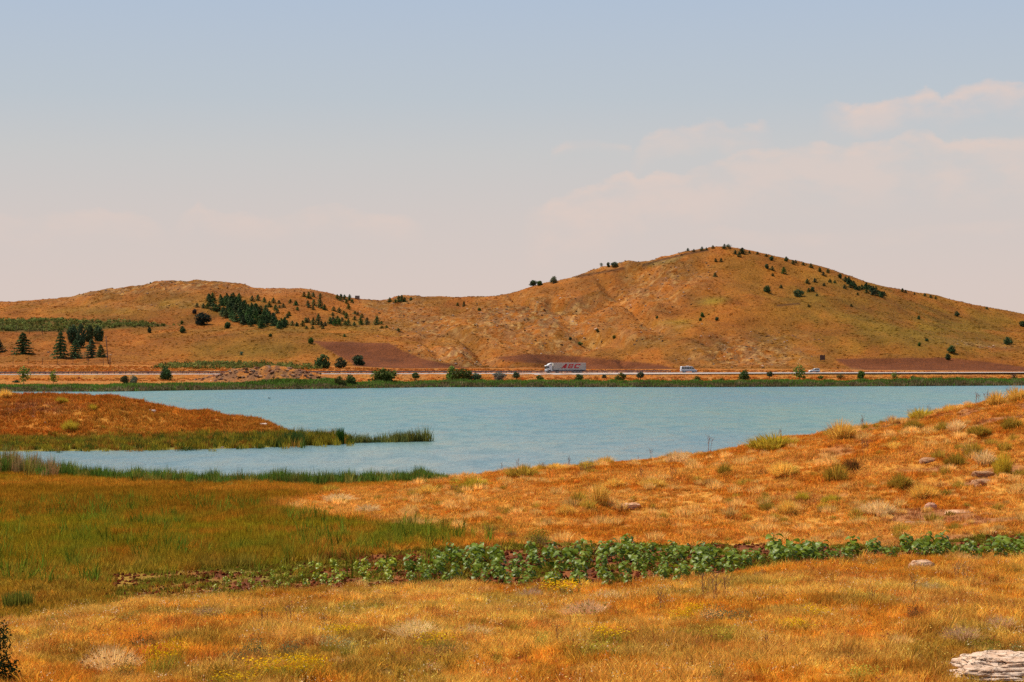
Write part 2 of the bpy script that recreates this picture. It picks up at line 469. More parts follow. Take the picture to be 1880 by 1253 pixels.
    # far hills
    fh = ss(Y, 858, 872)[:, None]
    h = C(.46, .165, .035) * (1 - ss(n3, .38, .62)) + C(.36, .155, .028) * ss(n3, .38, .62)
    h = h * (1 - .6 * ss(n4, .48, .62)) + C(.50, .18, .04) * .6 * ss(n4, .48, .62)
    h = h * (1 - .35 * ss(n1, .5, .7)) + C(.52, .24, .07) * .35 * ss(n1, .5, .7)
    for gx, gy, rx, ry, s in [(1640, 600, 230, 55, .95), (1500, 530, 120, 40, .8), (1760, 610, 160, 40, .75), (330, 560, 130, 14, .85), (200, 572, 160, 10, .7), (470, 605, 120, 9, .7), (640, 600, 120, 16, .85), (480, 645, 180, 22, .8),
                              (1170, 515, 30, 12, .5), (1300, 552, 32, 9, .75), (1230, 595, 60, 12, .45), (1150, 628, 110, 12, .35), (1400, 500, 60, 30, .4)]:
        streak = .35 + .65 * ss(fbm(X / 14, Y / 34, 4, 77), .30, .62)[:, None]
        k = (s * np.exp(-(((px - gx) / rx) ** 2 + ((py - gy) / ry) ** 2)))[:, None] * streak
        h = h * (1 - .85 * k) + C(.27, .185, .03) * .85 * k
    for gx, gy, rx, ry, s in [(1310, 553, 22, 7, .8), (1245, 592, 35, 5, .5)]:
        k = (s * np.exp(-(((px - gx - (gy - py) * 2.0) / rx) ** 2 + ((py - gy) / ry) ** 2)))[:, None]
        h = h * (1 - k) + C(.42, .30, .05) * k
    k = poly_mask(px, py, [(390, 540), (430, 532), (480, 529), (560, 531), (620, 541), (560, 540), (470, 542)], 5)[:, None]
    h = h * (1 - .7 * k) + C(.42, .17, .075) * .7 * k
    k = poly_mask(px, py, [(1180, 486), (1225, 475), (1262, 468), (1240, 480), (1200, 490)], 3)[:, None]
    h = h * (1 - .7 * k) + C(.20, .19, .08) * .7 * k
    rk = (rocky(px, X, Y) * ss(fbm(X / 3.0, Y / 6.0, 3, 78), .40, .58))[:, None]
    h = h * (1 - .8 * rk) + C(.36, .22, .19) * .8 * rk
    rk2 = (rocky(px, X, Y) * ss(fbm(X / 2.0, Y / 4.0, 2, 79), .60, .72))[:, None]
    h = h * (1 - .8 * rk2) + C(.74, .52, .36) * .8 * rk2
    for pg in ([(1178, 486), (1215, 475), (1262, 464), (1302, 458), (1302, 461), (1262, 468), (1215, 479), (1180, 490)], [(1056, 507), (1100, 499), (1147, 491), (1147, 495), (1100, 503), (1058, 510)],
               [(1425, 560), (1470, 556), (1470, 559), (1425, 563)]):
        k = poly_mask(px, py, pg, 1.2)[:, None]
        h = h * (1 - .8 * k) + C(.10, .045, .03) * .8 * k
    for pg in ([(0, 606), (200, 602), (280, 600), (420, 607), (560, 618), (560, 620), (420, 610), (280, 603), (200, 606), (0, 610)], [(740, 655), (800, 663), (900, 655), (900, 658), (800, 667), (740, 659)],
               [(1260, 681), (1400, 676), (1520, 679), (1520, 683), (1260, 685)]):
        k = poly_mask(px, py, pg, 1.5)[:, None]
        h = h * (1 - .6 * k) + C(.48, .24, .07) * .6 * k
    wob = 5 * (n1[:, 0] - .5)
    for pl in PLOUGH:
        k = poly_mask(px + wob * 2, py + wob * .5, pl, 1.3)[:, None]
        furrow = (.88 + .24 * fbm(X / 30, Y / 1.6, 2, 80))[:, None]
        h = h * (1 - k) + C(.235, .080, .042) * furrow * k
    for pl in VINES:
        k = poly_mask(px, py + wob * .6, pl, 1.6)[:, None]
        h = h * (1 - k) + (C(.24, .12, .05) * .6 + C(.16, .17, .05) * .4) * k
    k = poly_mask(px, py, [(1540, 682), (1552, 675), (1580, 678), (1600, 684), (1500, 686)], 3)[:, None]
    h = h * (1 - .7 * k) + C(.50, .25, .14) * .7 * k
    mot = .42 + 1.15 * (.6 * fbm(X / 11, Y / 24, 4, 81) + .4 * fbm(X / 48, Y / 60, 3, 82))
    h = h * C(.66, .56, .27) * mot[:, None]
    c = c * (1 - fh) + h * fh
    under = (ss(-Z, .05, .6) * (Y < 800))[:, None]
    c = c * (1 - under) + C(.22, .17, .08) * under
    return np.clip(c, .005, .95)


# ------------------------------------------------------------------ mesh helpers
def tag(o, label=None, cat=None, group=None, kind=None):
    if label: o['label'] = label
    if cat: o['category'] = cat
    if group: o['group'] = group
    if kind: o['kind'] = kind
    return o


def link(o, parent=None):
    COL.objects.link(o)
    if parent is not None:
        o.parent = parent
    return o


def mesh_np(name, V, faces, mats=(), smooth=False):
    """V (n,3) array; faces: list of tuples or (m,k) int array"""
    me = bpy.data.meshes.new(name)
    if isinstance(faces, np.ndarray):
        k = faces.shape[1]
        me.vertices.add(len(V)); me.vertices.foreach_set('co', np.ascontiguousarray(V, np.float32).ravel())
        me.loops.add(faces.size); me.loops.foreach_set('vertex_index', faces.astype(np.int32).ravel())
        me.polygons.add(len(faces)); me.polygons.foreach_set('loop_start', np.arange(0, faces.size, k, dtype=np.int32))
        if smooth:
            me.polygons.foreach_set('use_smooth', np.ones(len(faces), bool))
        me.update(calc_edges=True)
    else:
        me.from_pydata([tuple(v) for v in V], [], faces)
        if smooth:
            me.polygons.foreach_set('use_smooth', np.ones(len(faces), bool))
        me.update()
    for m_ in mats:
        me.materials.append(m_)
    return me


def obj(name, me, parent=None, loc=None):
    o = bpy.data.objects.new(name, me)
    if loc is not None:
        o.location = loc
    return link(o, parent)


def empty(name, loc=(0, 0, 0), rz=0.0):
    o = bpy.data.objects.new(name, None)
    o.location = loc; o.rotation_euler = (0, 0, rz); o.empty_display_size = .3
    return link(o)


def vcol(me, cols, name='tint'):
    a = me.color_attributes.new(name, 'FLOAT_COLOR', 'POINT')
    c = np.ones((len(cols), 4), np.float32); c[:, :3] = cols
    a.data.foreach_set('color', c.ravel())


class MB:
    """collects boxes, prisms and tubes into one mesh"""
    def __init__(self):
        self.v, self.f = [], []

    def box(self, x0, x1, y0, y1, z0, z1):
        b = len(self.v)
        self.v += [(x0, y0, z0), (x1, y0, z0), (x1, y1, z0), (x0, y1, z0), (x0, y0, z1), (x1, y0, z1), (x1, y1, z1), (x0, y1, z1)]
        self.f += [(b, b + 3, b + 2, b + 1), (b + 4, b + 5, b + 6, b + 7), (b, b + 1, b + 5, b + 4), (b + 1, b + 2, b + 6, b + 5), (b + 2, b + 3, b + 7, b + 6), (b + 3, b, b + 4, b + 7)]
        return self

    def prism_y(self, pts, y0, y1, inset=0.0):
        """outline in x,z extruded along y"""
        b = len(self.v); n = len(pts)
        cx = sum(p[0] for p in pts) / n; cz = sum(p[1] for p in pts) / n
        ds = min(.12, (y1 - y0) * .2) if inset else 0
        rings = [(y0, 1 - inset), (y0 + ds, 1.0), (y1 - ds, 1.0), (y1, 1 - inset)] if inset else [(y0, 1), (y1, 1)]
        for yy, s in rings:
            self.v += [(cx + (x - cx) * s, yy, cz + (z - cz) * s) for x, z in pts]
        self.f.append(tuple(b + i for i in range(n)))
        self.f.append(tuple(b + (len(rings) - 1) * n + i for i in reversed(range(n))))
        for r in range(len(rings) - 1):
            for i in range(n):
                j = (i + 1) % n
                self.f.append((b + r * n + i, b + (r + 1) * n + i, b + (r + 1) * n + j, b + r * n + j))
        return self

    def tube(self, p, q, r0, r1=None, n=6):
        r1 = r0 if r1 is None else r1
        p, q = Vector(p), Vector(q)
        d = (q - p)
        if d.length < 1e-6:
            return self
        d.normalize()
        a = d.orthogonal().normalized(); c = d.cross(a)
        b = len(self.v)
        for pt, r in ((p, r0), (q, r1)):
            for i in range(n):
                t = 2 * math.pi * i / n
                self.v.append(tuple(pt + a * math.cos(t) * r + c * math.sin(t) * r))
        for i in range(n):
            j = (i + 1) % n
            self.f.append((b + i, b + j, b + n + j, b + n + i))
        self.f.append(tuple(b + i for i in reversed(range(n)))); self.f.append(tuple(b + n + i for i in range(n)))
        return self

    def mesh(self, name, mat, smooth=False):
        return mesh_np(name, np.array(self.v, float), [tuple(f) for f in self.f], [mat], smooth)


# ------------------------------------------------------------------ materials
def material(name):
    m_ = bpy.data.materials.new(name); m_.use_nodes = True
    t = NT(m_.node_tree)
    for nd in list(t.n):
        t.n.remove(nd)
    o = t.node('ShaderNodeOutputMaterial')
    return m_, t, o


def plain(name, col, rough=.6, metal=0.0, var=.12, scale=3.0, bump=0.0, spec=.4):
    m_, t, o = material(name)
    p = t.node('ShaderNodeBsdfPrincipled')
    tcd = t.node('ShaderNodeTexCoord')
    n = t.noise(tcd.outputs['Object'], scale, 5)
    c = t.mix(n, tuple(x * (1 - var) for x in col), tuple(min(1, x * (1 + var)) for x in col))
    t.l.new(c, p.inputs['Base Color'])
    p.inputs['Roughness'].default_value = rough; p.inputs['Metallic'].default_value = metal
    p.inputs['Specular IOR Level'].default_value = spec
    if bump:
        b = t.node('ShaderNodeBump'); b.inputs['Strength'].default_value = bump; b.inputs['Distance'].default_value = .05
        t.l.new(n, b.inputs['Height']); t.l.new(b.outputs[0], p.inputs['Normal'])
    t.l.new(p.outputs[0], o.inputs[0])
    return m_


def leafy(name, source, trans=.35, var=.35):
    """foliage / blades: colour from the instance or from the object, brightness varied blade by blade"""
    m_, t, o = material(name)
    if source == 'INSTANCE':
        a = t.node('ShaderNodeAttribute', attribute_type='INSTANCER', attribute_name='tint')
        col = a.outputs['Color']
    elif source == 'OBJECT':
        a = t.node('ShaderNodeObjectInfo'); col = a.outputs['Color']
    else:
        col = source
    bv = t.node('ShaderNodeAttribute', attribute_type='GEOMETRY', attribute_name='tone')
    sepc = t.node('ShaderNodeSeparateColor'); t.l.new(bv.outputs['Color'], sepc.inputs[0])
    br = t.m('ADD', 1 - var, t.m('MULTIPLY', sepc.outputs[0], 2 * var))
    hs = t.node('ShaderNodeHueSaturation')
    t.l.new(t.m('ADD', .485, t.m('MULTIPLY', sepc.outputs[1], .03)), hs.inputs['Hue'])
    t.l.new(br, hs.inputs['Value']); t.put(hs.inputs['Color'], col)
    d = t.node('ShaderNodeBsdfDiffuse'); tr = t.node('ShaderNodeBsdfTranslucent')
    t.l.new(hs.outputs[0], d.inputs[0]); t.l.new(hs.outputs[0], tr.inputs[0])
    mxs = t.node('ShaderNodeMixShader'); mxs.inputs[0].default_value = trans
    t.l.new(d.outputs[0], mxs.inputs[1]); t.l.new(tr.outputs[0], mxs.inputs[2])
    t.l.new(mxs.outputs[0], o.inputs[0])
    return m_


M_GRASS = leafy('dry_grass', 'INSTANCE', .35, .5)
M_PLANT = leafy('plant', 'OBJECT', .3, .35)
M_TREE = leafy('tree_foliage', 'OBJECT', .18, .35)
M_BARK = plain('bark', (.10, .07, .05), .9, bump=.5, scale=8)
M_STALK = plain('dry_stalk', (.25, .12, .06), .9)
M_GSTEM = plain('green_stem', (.14, .20, .05), .7)

# ground material
M_GROUND, t, o = material('ground')
p = t.node('ShaderNodeBsdfPrincipled')
a = t.node('ShaderNodeAttribute', attribute_type='GEOMETRY', attribute_name='tint')
geo = t.node('ShaderNodeNewGeometry')
sp = t.node('ShaderNodeSeparateXYZ'); t.l.new(geo.outputs['Position'], sp.inputs[0])
near_n = t.noise(geo.outputs['Position'], 5.0, 6, .65)
mp = t.node('ShaderNodeMapping'); mp.inputs['Scale'].default_value = (1, .35, 1)
t.l.new(geo.outputs['Position'], mp.inputs[0])
far_n = t.noise(mp.outputs[0], .9, 6, .7)
isfar = t.smooth(sp.outputs[1], 350, 600)
nmix = t.mix(isfar, near_n, far_n)
f = t.smooth(nmix, .28, .72)
col = t.mix(1.0, a.outputs['Color'], t.mix(f, (.72, .70, .68), (1.24, 1.24, 1.20)), 'MULTIPLY')
t.l.new(col, p.inputs['Base Color'])
p.inputs['Roughness'].default_value = .95; p.inputs['Specular IOR Level'].default_value = .1
bm = t.node('ShaderNodeBump'); t.l.new(nmix, bm.inputs['Height'])
t.l.new(t.m('ADD', .12, t.m('MULTIPLY', isfar, 1.1)), bm.inputs['Distance']); bm.inputs['Strength'].default_value = .9
t.l.new(bm.outputs[0], p.inputs['Normal'])
t.l.new(p.outputs[0], o.inputs[0])

# water
M_WATER, t, o = material('lake_water')
p = t.node('ShaderNodeBsdfPrincipled')
geo = t.node('ShaderNodeNewGeometry')
mp = t.node('ShaderNodeMapping'); mp.inputs['Scale'].default_value = (1, .22, 1); t.l.new(geo.outputs['Position'], mp.inputs[0])
wind = t.noise(mp.outputs[0], .02, 4, .6)
mp2 = t.node('ShaderNodeMapping'); mp2.inputs['Scale'].default_value = (1, .6, 1); t.l.new(geo.outputs['Position'], mp2.inputs[0])
rip = t.noise(mp2.outputs[0], .55, 6, .68)
mp3 = t.node('ShaderNodeMapping'); mp3.inputs['Scale'].default_value = (.35, .8, 1); t.l.new(geo.outputs['Position'], mp3.inputs[0])
swl = t.noise(mp3.outputs[0], .16, 4, .6)
sp = t.node('ShaderNodeSeparateXYZ'); t.l.new(geo.outputs['Position'], sp.inputs[0])
shal = t.smooth(sp.outputs[1], 190, 330)
c = t.mix(shal, (.20, .275, .245), (.120, .252, .215))
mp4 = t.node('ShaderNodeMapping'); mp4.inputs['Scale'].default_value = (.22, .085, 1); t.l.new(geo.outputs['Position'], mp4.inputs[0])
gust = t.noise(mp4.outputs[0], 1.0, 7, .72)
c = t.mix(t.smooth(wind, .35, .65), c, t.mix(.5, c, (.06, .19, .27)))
c = t.mix(t.smooth(gust, .36, .64), t.mix(1.0, c, (.72, .82, .86), 'MULTIPLY'), t.mix(1.0, c, (1.28, 1.18, 1.14), 'MULTIPLY'))  # light and dark ripple reflections painted into the base colour as streaks
t.l.new(t.smooth(gust, .35, .65, .30, .16), p.inputs['Roughness'])
t.l.new(c, p.inputs['Base Color'])
p.inputs['IOR'].default_value = 1.33
bm = t.node('ShaderNodeBump'); bm.inputs['Strength'].default_value = 1.0; bm.inputs['Distance'].default_value = .4
t.l.new(t.m('ADD', rip, t.m('ADD', t.m('MULTIPLY', swl, 1.6), t.m('MULTIPLY', gust, 3.0))), bm.inputs['Height']); t.l.new(bm.outputs[0], p.inputs['Normal'])
t.l.new(p.outputs[0], o.inputs[0])

# ------------------------------------------------------------------ the ground as one sheet, and the lake
cols = np.concatenate([np.arange(-900, -60, 30), np.arange(-60, 1941, 4.4), np.arange(1965, 2800, 30)])
rows = np.concatenate([np.arange(-40, 45, 4), np.arange(45, 112, .38), np.arange(112, 258, .7), np.arange(258, 330, 1.3), np.arange(330, 600, 20), np.arange(600, 862, 2.2),
                       np.arange(862, 1262, 2.3), np.arange(1262, 1700, 22), np.arange(1700, 7400, 400)])
PXg, Yg = np.meshgrid(cols, rows)
Yf = np.maximum(Yg, 0) + 14 * np.exp(-np.maximum(Yg, 0) / 14)
Xg = (PXg - CX) / F * Yf
Xg = np.where(np.abs(PXg - CX) > 1800, Xg * 2.2, Xg)
Xv, Yv = Xg.ravel(), Yg.ravel()
Zv = height(Xv, Yv)
nr, nc = PXg.shape
idx = np.arange(nr * nc).reshape(nr, nc)
quads = np.stack([idx[:-1, :-1], idx[:-1, 1:], idx[1:, 1:], idx[1:, :-1]], -1).reshape(-1, 4)
me = mesh_np('ground', np.stack([Xv, Yv, Zv], 1), quads, [M_GROUND], smooth=True)
cc = np.empty((len(Xv), 3))
for s in range(0, len(Xv), 80000):
    cc[s:s + 80000] = ground_colour(Xv[s:s + 80000], Yv[s:s + 80000], Zv[s:s + 80000])
vcol(me, cc)
g = obj('ground', me); tag(g, kind='structure')

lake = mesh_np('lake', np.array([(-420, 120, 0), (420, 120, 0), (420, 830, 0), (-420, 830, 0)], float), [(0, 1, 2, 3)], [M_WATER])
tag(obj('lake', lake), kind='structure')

# ------------------------------------------------------------------ road
M_ASPH = plain('asphalt', (.13, .115, .115), .85, scale=.4, var=.2)
M_GRAV = plain('pale_gravel', (.46, .37, .31), .95, scale=.6, var=.2, bump=.4)
M_PAINT = plain('road_paint', (.75, .75, .72), .6)
rq = np.arange(-500, 2401, 20.0)
rY = pchip1(road_px, road_Y, rq)
rX = (rq - CX) / F * rY
RL = np.stack([rX, rY], 1)
tang = np.gradient(RL, axis=0); tang /= np.linalg.norm(tang, axis=1)[:, None]
nrm = np.stack([-tang[:, 1], tang[:, 0]], 1)
ROADZ = 4.46


def strip(name, prof, mat):
    """prof: (offset across, height) pairs swept along the road"""
    V = []
    for off, z in prof:
        P = RL + nrm * off
        V.append(np.stack([P[:, 0], P[:, 1], np.full(len(P), z) if np.isscalar(z) else z], 1))
    V = np.concatenate(V); n = len(RL); fs = []
    for k in range(len(prof) - 1):
        for i in range(n - 1):
            fs.append((k * n + i, k * n + i + 1, (k + 1) * n + i + 1, (k + 1) * n + i))
    return mesh_np(name, V, fs, [mat])


tag(obj('road', strip('road', [(-5.2, ROADZ), (6.2, ROADZ + .05)], M_ASPH)), kind='structure')
low = ROADZ - np.interp(rq, [0, 400, 700, 1040, 1400, 1880], [1.3, 1.1, .9, .6, .3, .2])
tag(obj('road_shoulder', strip('road_shoulder', [(-9.2, low), (-8.6, low + .15), (-6.9, ROADZ - .03), (-5.2, ROADZ - .015), (-5.2, ROADZ - .4)], M_GRAV)), kind='structure')
tag(obj('road_edge_line', strip('road_edge_line', [(-4.9, ROADZ + .006), (-4.65, ROADZ + .008)], M_PAINT)), kind='structure')
tag(obj('road_edge_line', strip('road_edge_line', [(5.5, ROADZ + .055), (5.75, ROADZ + .056)], M_PAINT)), kind='structure')


def on_road(px, off):
    Y = float(np.interp(px, rq, rY)); X = (px - CX) / F * Y
    i = int(np.argmin(np.abs(rq - px)))
    T = tang[i]; N = nrm[i]
    return Vector((X + N[0] * off, Y + N[1] * off, ROADZ)), math.atan2(T[1], T[0])


M_STEEL = plain('rail_steel', (.20, .18, .18), .5, metal=.4)
M_STEELD = plain('dark_post_steel', (.07, .06, .06), .6, metal=.3)


def guard_rail(px0, px1, off, label):
    sel = (rq >= px0) & (rq <= px1)
    P = (RL + nrm * off)[sel]
    b0 = Vector((P[0][0], P[0][1], ROADZ))
    root = empty('guard_rail', b0)
    tag(root, label, 'guard rail')
    mb = MB()
    for a_, b_ in zip(P[:-1], P[1:]):
        d = Vector((b_[0] - a_[0], b_[1] - a_[1], 0)); q = Vector((a_[0], a_[1], ROADZ)) - b0
        nn = Vector((-d.y, d.x, 0)).normalized() * .04
        for z0, z1, o1 in ((.50, .62, 0), (.62, .72, .6), (.72, .84, 0)):
            k = len(mb.v)
            mb.v += [tuple(q + nn * (1 + o1) + Vector((0, 0, z0))), tuple(q + d + nn * (1 + o1) + Vector((0, 0, z0))), tuple(q + d + nn * (1 + o1) + Vector((0, 0, z1))), tuple(q + nn * (1 + o1) + Vector((0, 0, z1))),
                     tuple(q - nn + Vector((0, 0, z0))), tuple(q + d - nn + Vector((0, 0, z0))), tuple(q + d - nn + Vector((0, 0, z1))), tuple(q - nn + Vector((0, 0, z1)))]
            mb.f += [(k, k + 1, k + 2, k + 3), (k + 7, k + 6, k + 5, k + 4), (k + 3, k + 2, k + 6, k + 7), (k + 4, k + 5, k + 1, k)]
    obj('rail', mb.mesh('rail', M_STEEL), root)
    pm = MB().box(-.06, .06, -.07, .07, -.35, .88).mesh('post', M_STEELD)
    L = np.concatenate([[0], np.cumsum(np.linalg.norm(np.diff(P, axis=0), axis=1))])
    for s in np.arange(0, L[-1], 2.1):
        obj('post', pm, root, (np.interp(s, L, P[:, 0]) - b0.x, np.interp(s, L, P[:, 1]) - b0.y, 0))


guard_rail(-120, 1240, 6.5, 'long low dark steel guard rail along the far side of the road')
guard_rail(-120, 440, -5.6, 'low steel guard rail on near edge of road at far left')
guard_rail(560, 1180, -5.6, 'low steel guard rail on near road edge right of the rocky knoll')

# ------------------------------------------------------------------ plant meshes
def tones(me, per, n):
    t_ = np.repeat(rng.random((n, 3)), per, axis=0)
    vcol(me, t_, 'tone')


def blades(name, n, rad, h, wd, lean=.5, mat=None, droop=0.0, hvar=.5, dome=False, seeds=0.0):
    """a clump of n narrow blades, each two bent segments"""
    V = np.zeros((n, 5, 3))
    a = rng.random(n) * 2 * math.pi; r = rad * np.sqrt(rng.random(n))
    bx, by = r * np.cos(a) * (.45 if dome else 1), r * np.sin(a) * (.45 if dome else 1)
    la = a + rng.normal(0, .6, n) if dome else rng.random(n) * 2 * math.pi
    ln = lean * (.3 + rng.random(n)) * (r / rad if dome else 1)
    hh = h * (1 - hvar + hvar * rng.random(n)) * (np.sqrt(np.clip(1 - .65 * (r / rad) ** 2, .1, 1)) if dome else 1)
    th = rng.random(n) * math.pi
    wx, wy = np.cos(th) * wd * .5, np.sin(th) * wd * .5
    dx, dy = np.cos(la), np.sin(la)
    for k, (zf, lf, wf, sg) in enumerate([(0, 0, 1, -1), (0, 0, 1, 1), (.55, .35, .85, -1), (.55, .35, .85, 1), (1, 1, 0, 0)]):
        V[:, k, 0] = bx + dx * ln * h * lf + wx * wf * sg
        V[:, k, 1] = by + dy * ln * h * lf + wy * wf * sg
        V[:, k, 2] = hh * (zf - droop * lf * .5) - (.05 if zf == 0 else 0)
    b = np.arange(n)[:, None] * 5
    T = np.concatenate([b + [0, 1, 3], b + [0, 3, 2], b + [2, 3, 4]])
    me = mesh_np(name, V.reshape(-1, 3), T, [mat or M_GRASS])
    tones(me, 5, n)
    return me


def flakes(pos, nrmv, size, aspect=1.0, jitter=.7):
    """one small quad per position, roughly facing nrmv"""
    n = len(pos)
    nv = nrmv + rng.normal(0, jitter, (n, 3)); nv /= np.linalg.norm(nv, axis=1)[:, None] + 1e-9
    up = rng.normal(0, 1, (n, 3))
    a = np.cross(nv, up); a /= np.linalg.norm(a, axis=1)[:, None] + 1e-9
    b = np.cross(nv, a)
    s = (size * (.6 + .8 * rng.random(n)))[:, None] * .5
    V = np.stack([pos - a * s, pos - b * s * aspect, pos + a * s, pos + b * s * aspect], 1)
    q = np.arange(n)[:, None] * 4
    return V.reshape(-1, 3), np.concatenate([q + [0, 1, 2], q + [0, 2, 3]])


def flake_mesh(name, pos, nv, size, mat, aspect=1.0, jitter=.7):
    V, T = flakes(pos, nv, size, aspect, jitter)
    me = mesh_np(name, V, T, [mat]); tones(me, 4, len(pos))
    return me


def lobes_cloud(lobes, n, shell=.55):
    """points through the volume of several ellipsoid lobes; returns positions and outward directions"""
    wts = np.array([l[3] * l[4] for l in lobes]); wts = wts / wts.sum()
    k = rng.choice(len(lobes), n, p=wts)
    L = np.array([[l[0], l[1], l[2], l[3], l[4]] for l in lobes])[k]
    d = rng.normal(0, 1, (n, 3)); d /= np.linalg.norm(d, axis=1)[:, None]
    rr = (shell + (1 - shell) * rng.random(n) ** .6) * (1 + rng.normal(0, .07, n))
    pos = L[:, :3] + d * rr[:, None] * np.stack([L[:, 3], L[:, 3], L[:, 4]], 1)
    return pos, d


def crown_mesh(name, wd, h, z0, n, size, nl=7, mat=None, irregular=.35):
    """rounded broadleaf crown of unit-less lobes, width wd, height h, starting at z0"""
    lobes = [(0, 0, z0 + h * .5, wd * .36, h * .46), (0, 0, z0 + h * .22, wd * .34, h * .22)]
    for i in range(nl):
        a = 2 * math.pi * i / nl + random.random()
        q = wd * (.18 + .10 * random.random()); zz = z0 + h * (.14 + .55 * random.random())
        r = wd * (.16 + irregular * .3 * random.random())
        lobes.append((q * math.cos(a), q * math.sin(a), zz, r, r * (.8 + .4 * random.random()) * h / wd))
    lobes.append((random.uniform(-.1, .1) * wd, 0, z0 + h * .78, wd * .2, h * .22))
    pos, nv = lobes_cloud(lobes, n, .35)
    pos[:, 2] = np.maximum(pos[:, 2], z0 * .9 + .02)
    return flake_mesh(name, pos, nv, size, mat or M_TREE)


def conifer_mesh(name, h, wd, n, size, layers=9, z0=.08, open_=.3):
    """cone of drooping whorls with gaps between the layers"""
    lay = rng.integers(0, layers, n)
    f = (lay + .5 * rng.random(n)) / layers
    nb = 7
    br = rng.integers(0, nb, n)
    lop = rng.uniform(.65, 1.15, (layers, nb))[lay, br]
    a = 2 * math.pi * (br / nb + lay * .37) + rng.normal(0, .16 + .12 * f, n)
    R = wd * .55 * (1 - f ** 1.5) ** .9 * lop + .05 * wd
    q = rng.random(n) ** .65
    pos = np.stack([np.cos(a) * R * q, np.sin(a) * R * q, h * (z0 + (1 - z0) * f) - q * R * .22 + rng.normal(0, h * .008, n)], 1)
    nv = np.stack([np.cos(a) * .5, np.sin(a) * .5, np.full(n, .8)], 1)
    tip = rng.random((12, 3)) * [wd * .03, wd * .03, h * .06] + [0, 0, h * .95]
    pos = np.concatenate([pos, tip]); nv = np.concatenate([nv, rng.normal(0, 1, (12, 3))])
    return flake_mesh(name, pos, nv, size, M_TREE, .7)


def trunk_mesh(name, h, r, limbs=4, spread=.4, z1=.5):
    mb = MB()
    x, y = random.uniform(-.04, .04) * h, random.uniform(-.04, .04) * h
    mb.tube((0, 0, -.3), (x * .5, y * .5, h * .4), r, r * .8, 7)
    mb.tube((x * .5, y * .5, h * .4), (x, y, h * .85), r * .8, r * .25, 6)
    for i in range(limbs):
        a = i * 2.4 + random.random(); z = h * (z1 * .6 + .4 * i / max(1, limbs))
        mb.tube((x * .5, y * .5, z), (math.cos(a) * spread * h * .5, math.sin(a) * spread * h * .5, z + h * .25), r * .45, r * .12, 5)
    return mb.mesh(name, M_BARK, True)


# ------------------------------------------------------------------ scattering of what nobody could count
def scatter(name, meshes, X, Y, Z, scale, tint, label, cat, tilt=.12, sz=None):
    pts = np.stack([X, Y, Z], 1)
    me = bpy.data.meshes.new(name)
    me.vertices.add(len(pts)); me.vertices.foreach_set('co', pts.astype(np.float32).ravel())
    n = len(pts)
    rot = np.stack([rng.normal(0, tilt, n), rng.normal(0, tilt, n), rng.random(n) * 6.283], 1)
    a = me.attributes.new('rot', 'FLOAT_VECTOR', 'POINT'); a.data.foreach_set('vector', rot.astype(np.float32).ravel())
    sc3 = np.stack([scale, scale, scale * (1 if sz is None else sz)], 1)
    a = me.attributes.new('scl', 'FLOAT_VECTOR', 'POINT'); a.data.foreach_set('vector', sc3.astype(np.float32).ravel())
    a = me.attributes.new('pick', 'INT', 'POINT'); a.data.foreach_set('value', rng.integers(0, len(meshes), n).astype(np.int32))
    vcol(me, tint)
    o = obj(name, me)
    src = bpy.data.collections.new(name + '_clumps')
    for i, m_ in enumerate(meshes):
        src.objects.link(bpy.data.objects.new('%s_clump_%02d' % (name, i), m_))
    ng = bpy.data.node_groups.new(name, 'GeometryNodeTree')
    ng.interface.new_socket('Geometry', in_out='INPUT', socket_type='NodeSocketGeometry')
    ng.interface.new_socket('Geometry', in_out='OUTPUT', socket_type='NodeSocketGeometry')
    N, L = ng.nodes, ng.links
    gi, go = N.new('NodeGroupInput'), N.new('NodeGroupOutput')
    ip = N.new('GeometryNodeInstanceOnPoints'); ci = N.new('GeometryNodeCollectionInfo')
    ci.inputs['Collection'].default_value = src
    ci.inputs['Separate Children'].default_value = True; ci.inputs['Reset Children'].default_value = True
    ip.inputs['Pick Instance'].default_value = True

    def attr(nm, typ):
        q = N.new('GeometryNodeInputNamedAttribute'); q.data_type = typ; q.inputs['Name'].default_value = nm
        return [s for s in q.outputs if s.enabled][0]
    e2r = N.new('FunctionNodeEulerToRotation')
    L.new(attr('rot', 'FLOAT_VECTOR'), e2r.inputs[0]); L.new(e2r.outputs[0], ip.inputs['Rotation'])
    L.new(attr('scl', 'FLOAT_VECTOR'), ip.inputs['Scale']); L.new(attr('pick', 'INT'), ip.inputs['Instance Index'])
    L.new(gi.outputs[0], ip.inputs['Points']); L.new(ci.outputs[0], ip.inputs['Instance']); L.new(ip.outputs[0], go.inputs[0])
    md = o.modifiers.new('clumps', 'NODES'); md.node_group = ng
    tag(o, label, cat, kind='stuff')
    return o


def sample(px0, px1, Y0, Y1, per_m2):
    """random points of a wedge of land, evenly spread over its area"""
    area = (px1 - px0) / F * (Y1 ** 2 - Y0 ** 2) / 2
    n = int(area * per_m2)
    Y = np.sqrt(rng.random(n) * (Y1 ** 2 - Y0 ** 2) + Y0 ** 2)
    px = px0 + (px1 - px0) * rng.random(n)
    X = (px - CX) / F * Y
    Z = height(X, Y)
    return px, X, Y, Z


def jitter_cols(c, amt=.16, lift=1.0):
    n = len(c)
    b = (1 + rng.normal(0, amt, n))[:, None]
    warm = rng.normal(0, amt * .5, n)[:, None]
    return np.clip(c * b * lift * (1 + warm * np.array([.4, 1.0, 1.6])), .004, 1)


def field_band(px):
    return (np.interp(px, [0, 300, 700, 1000, 1300, 1500, 1880], [77, 82, 86.5, 86, 88, 91, 93]),
            np.interp(px, [0, 500, 800, 1000, 1300, 1600, 1880], [92, 97, 104.5, 105, 104, 100, 103]))


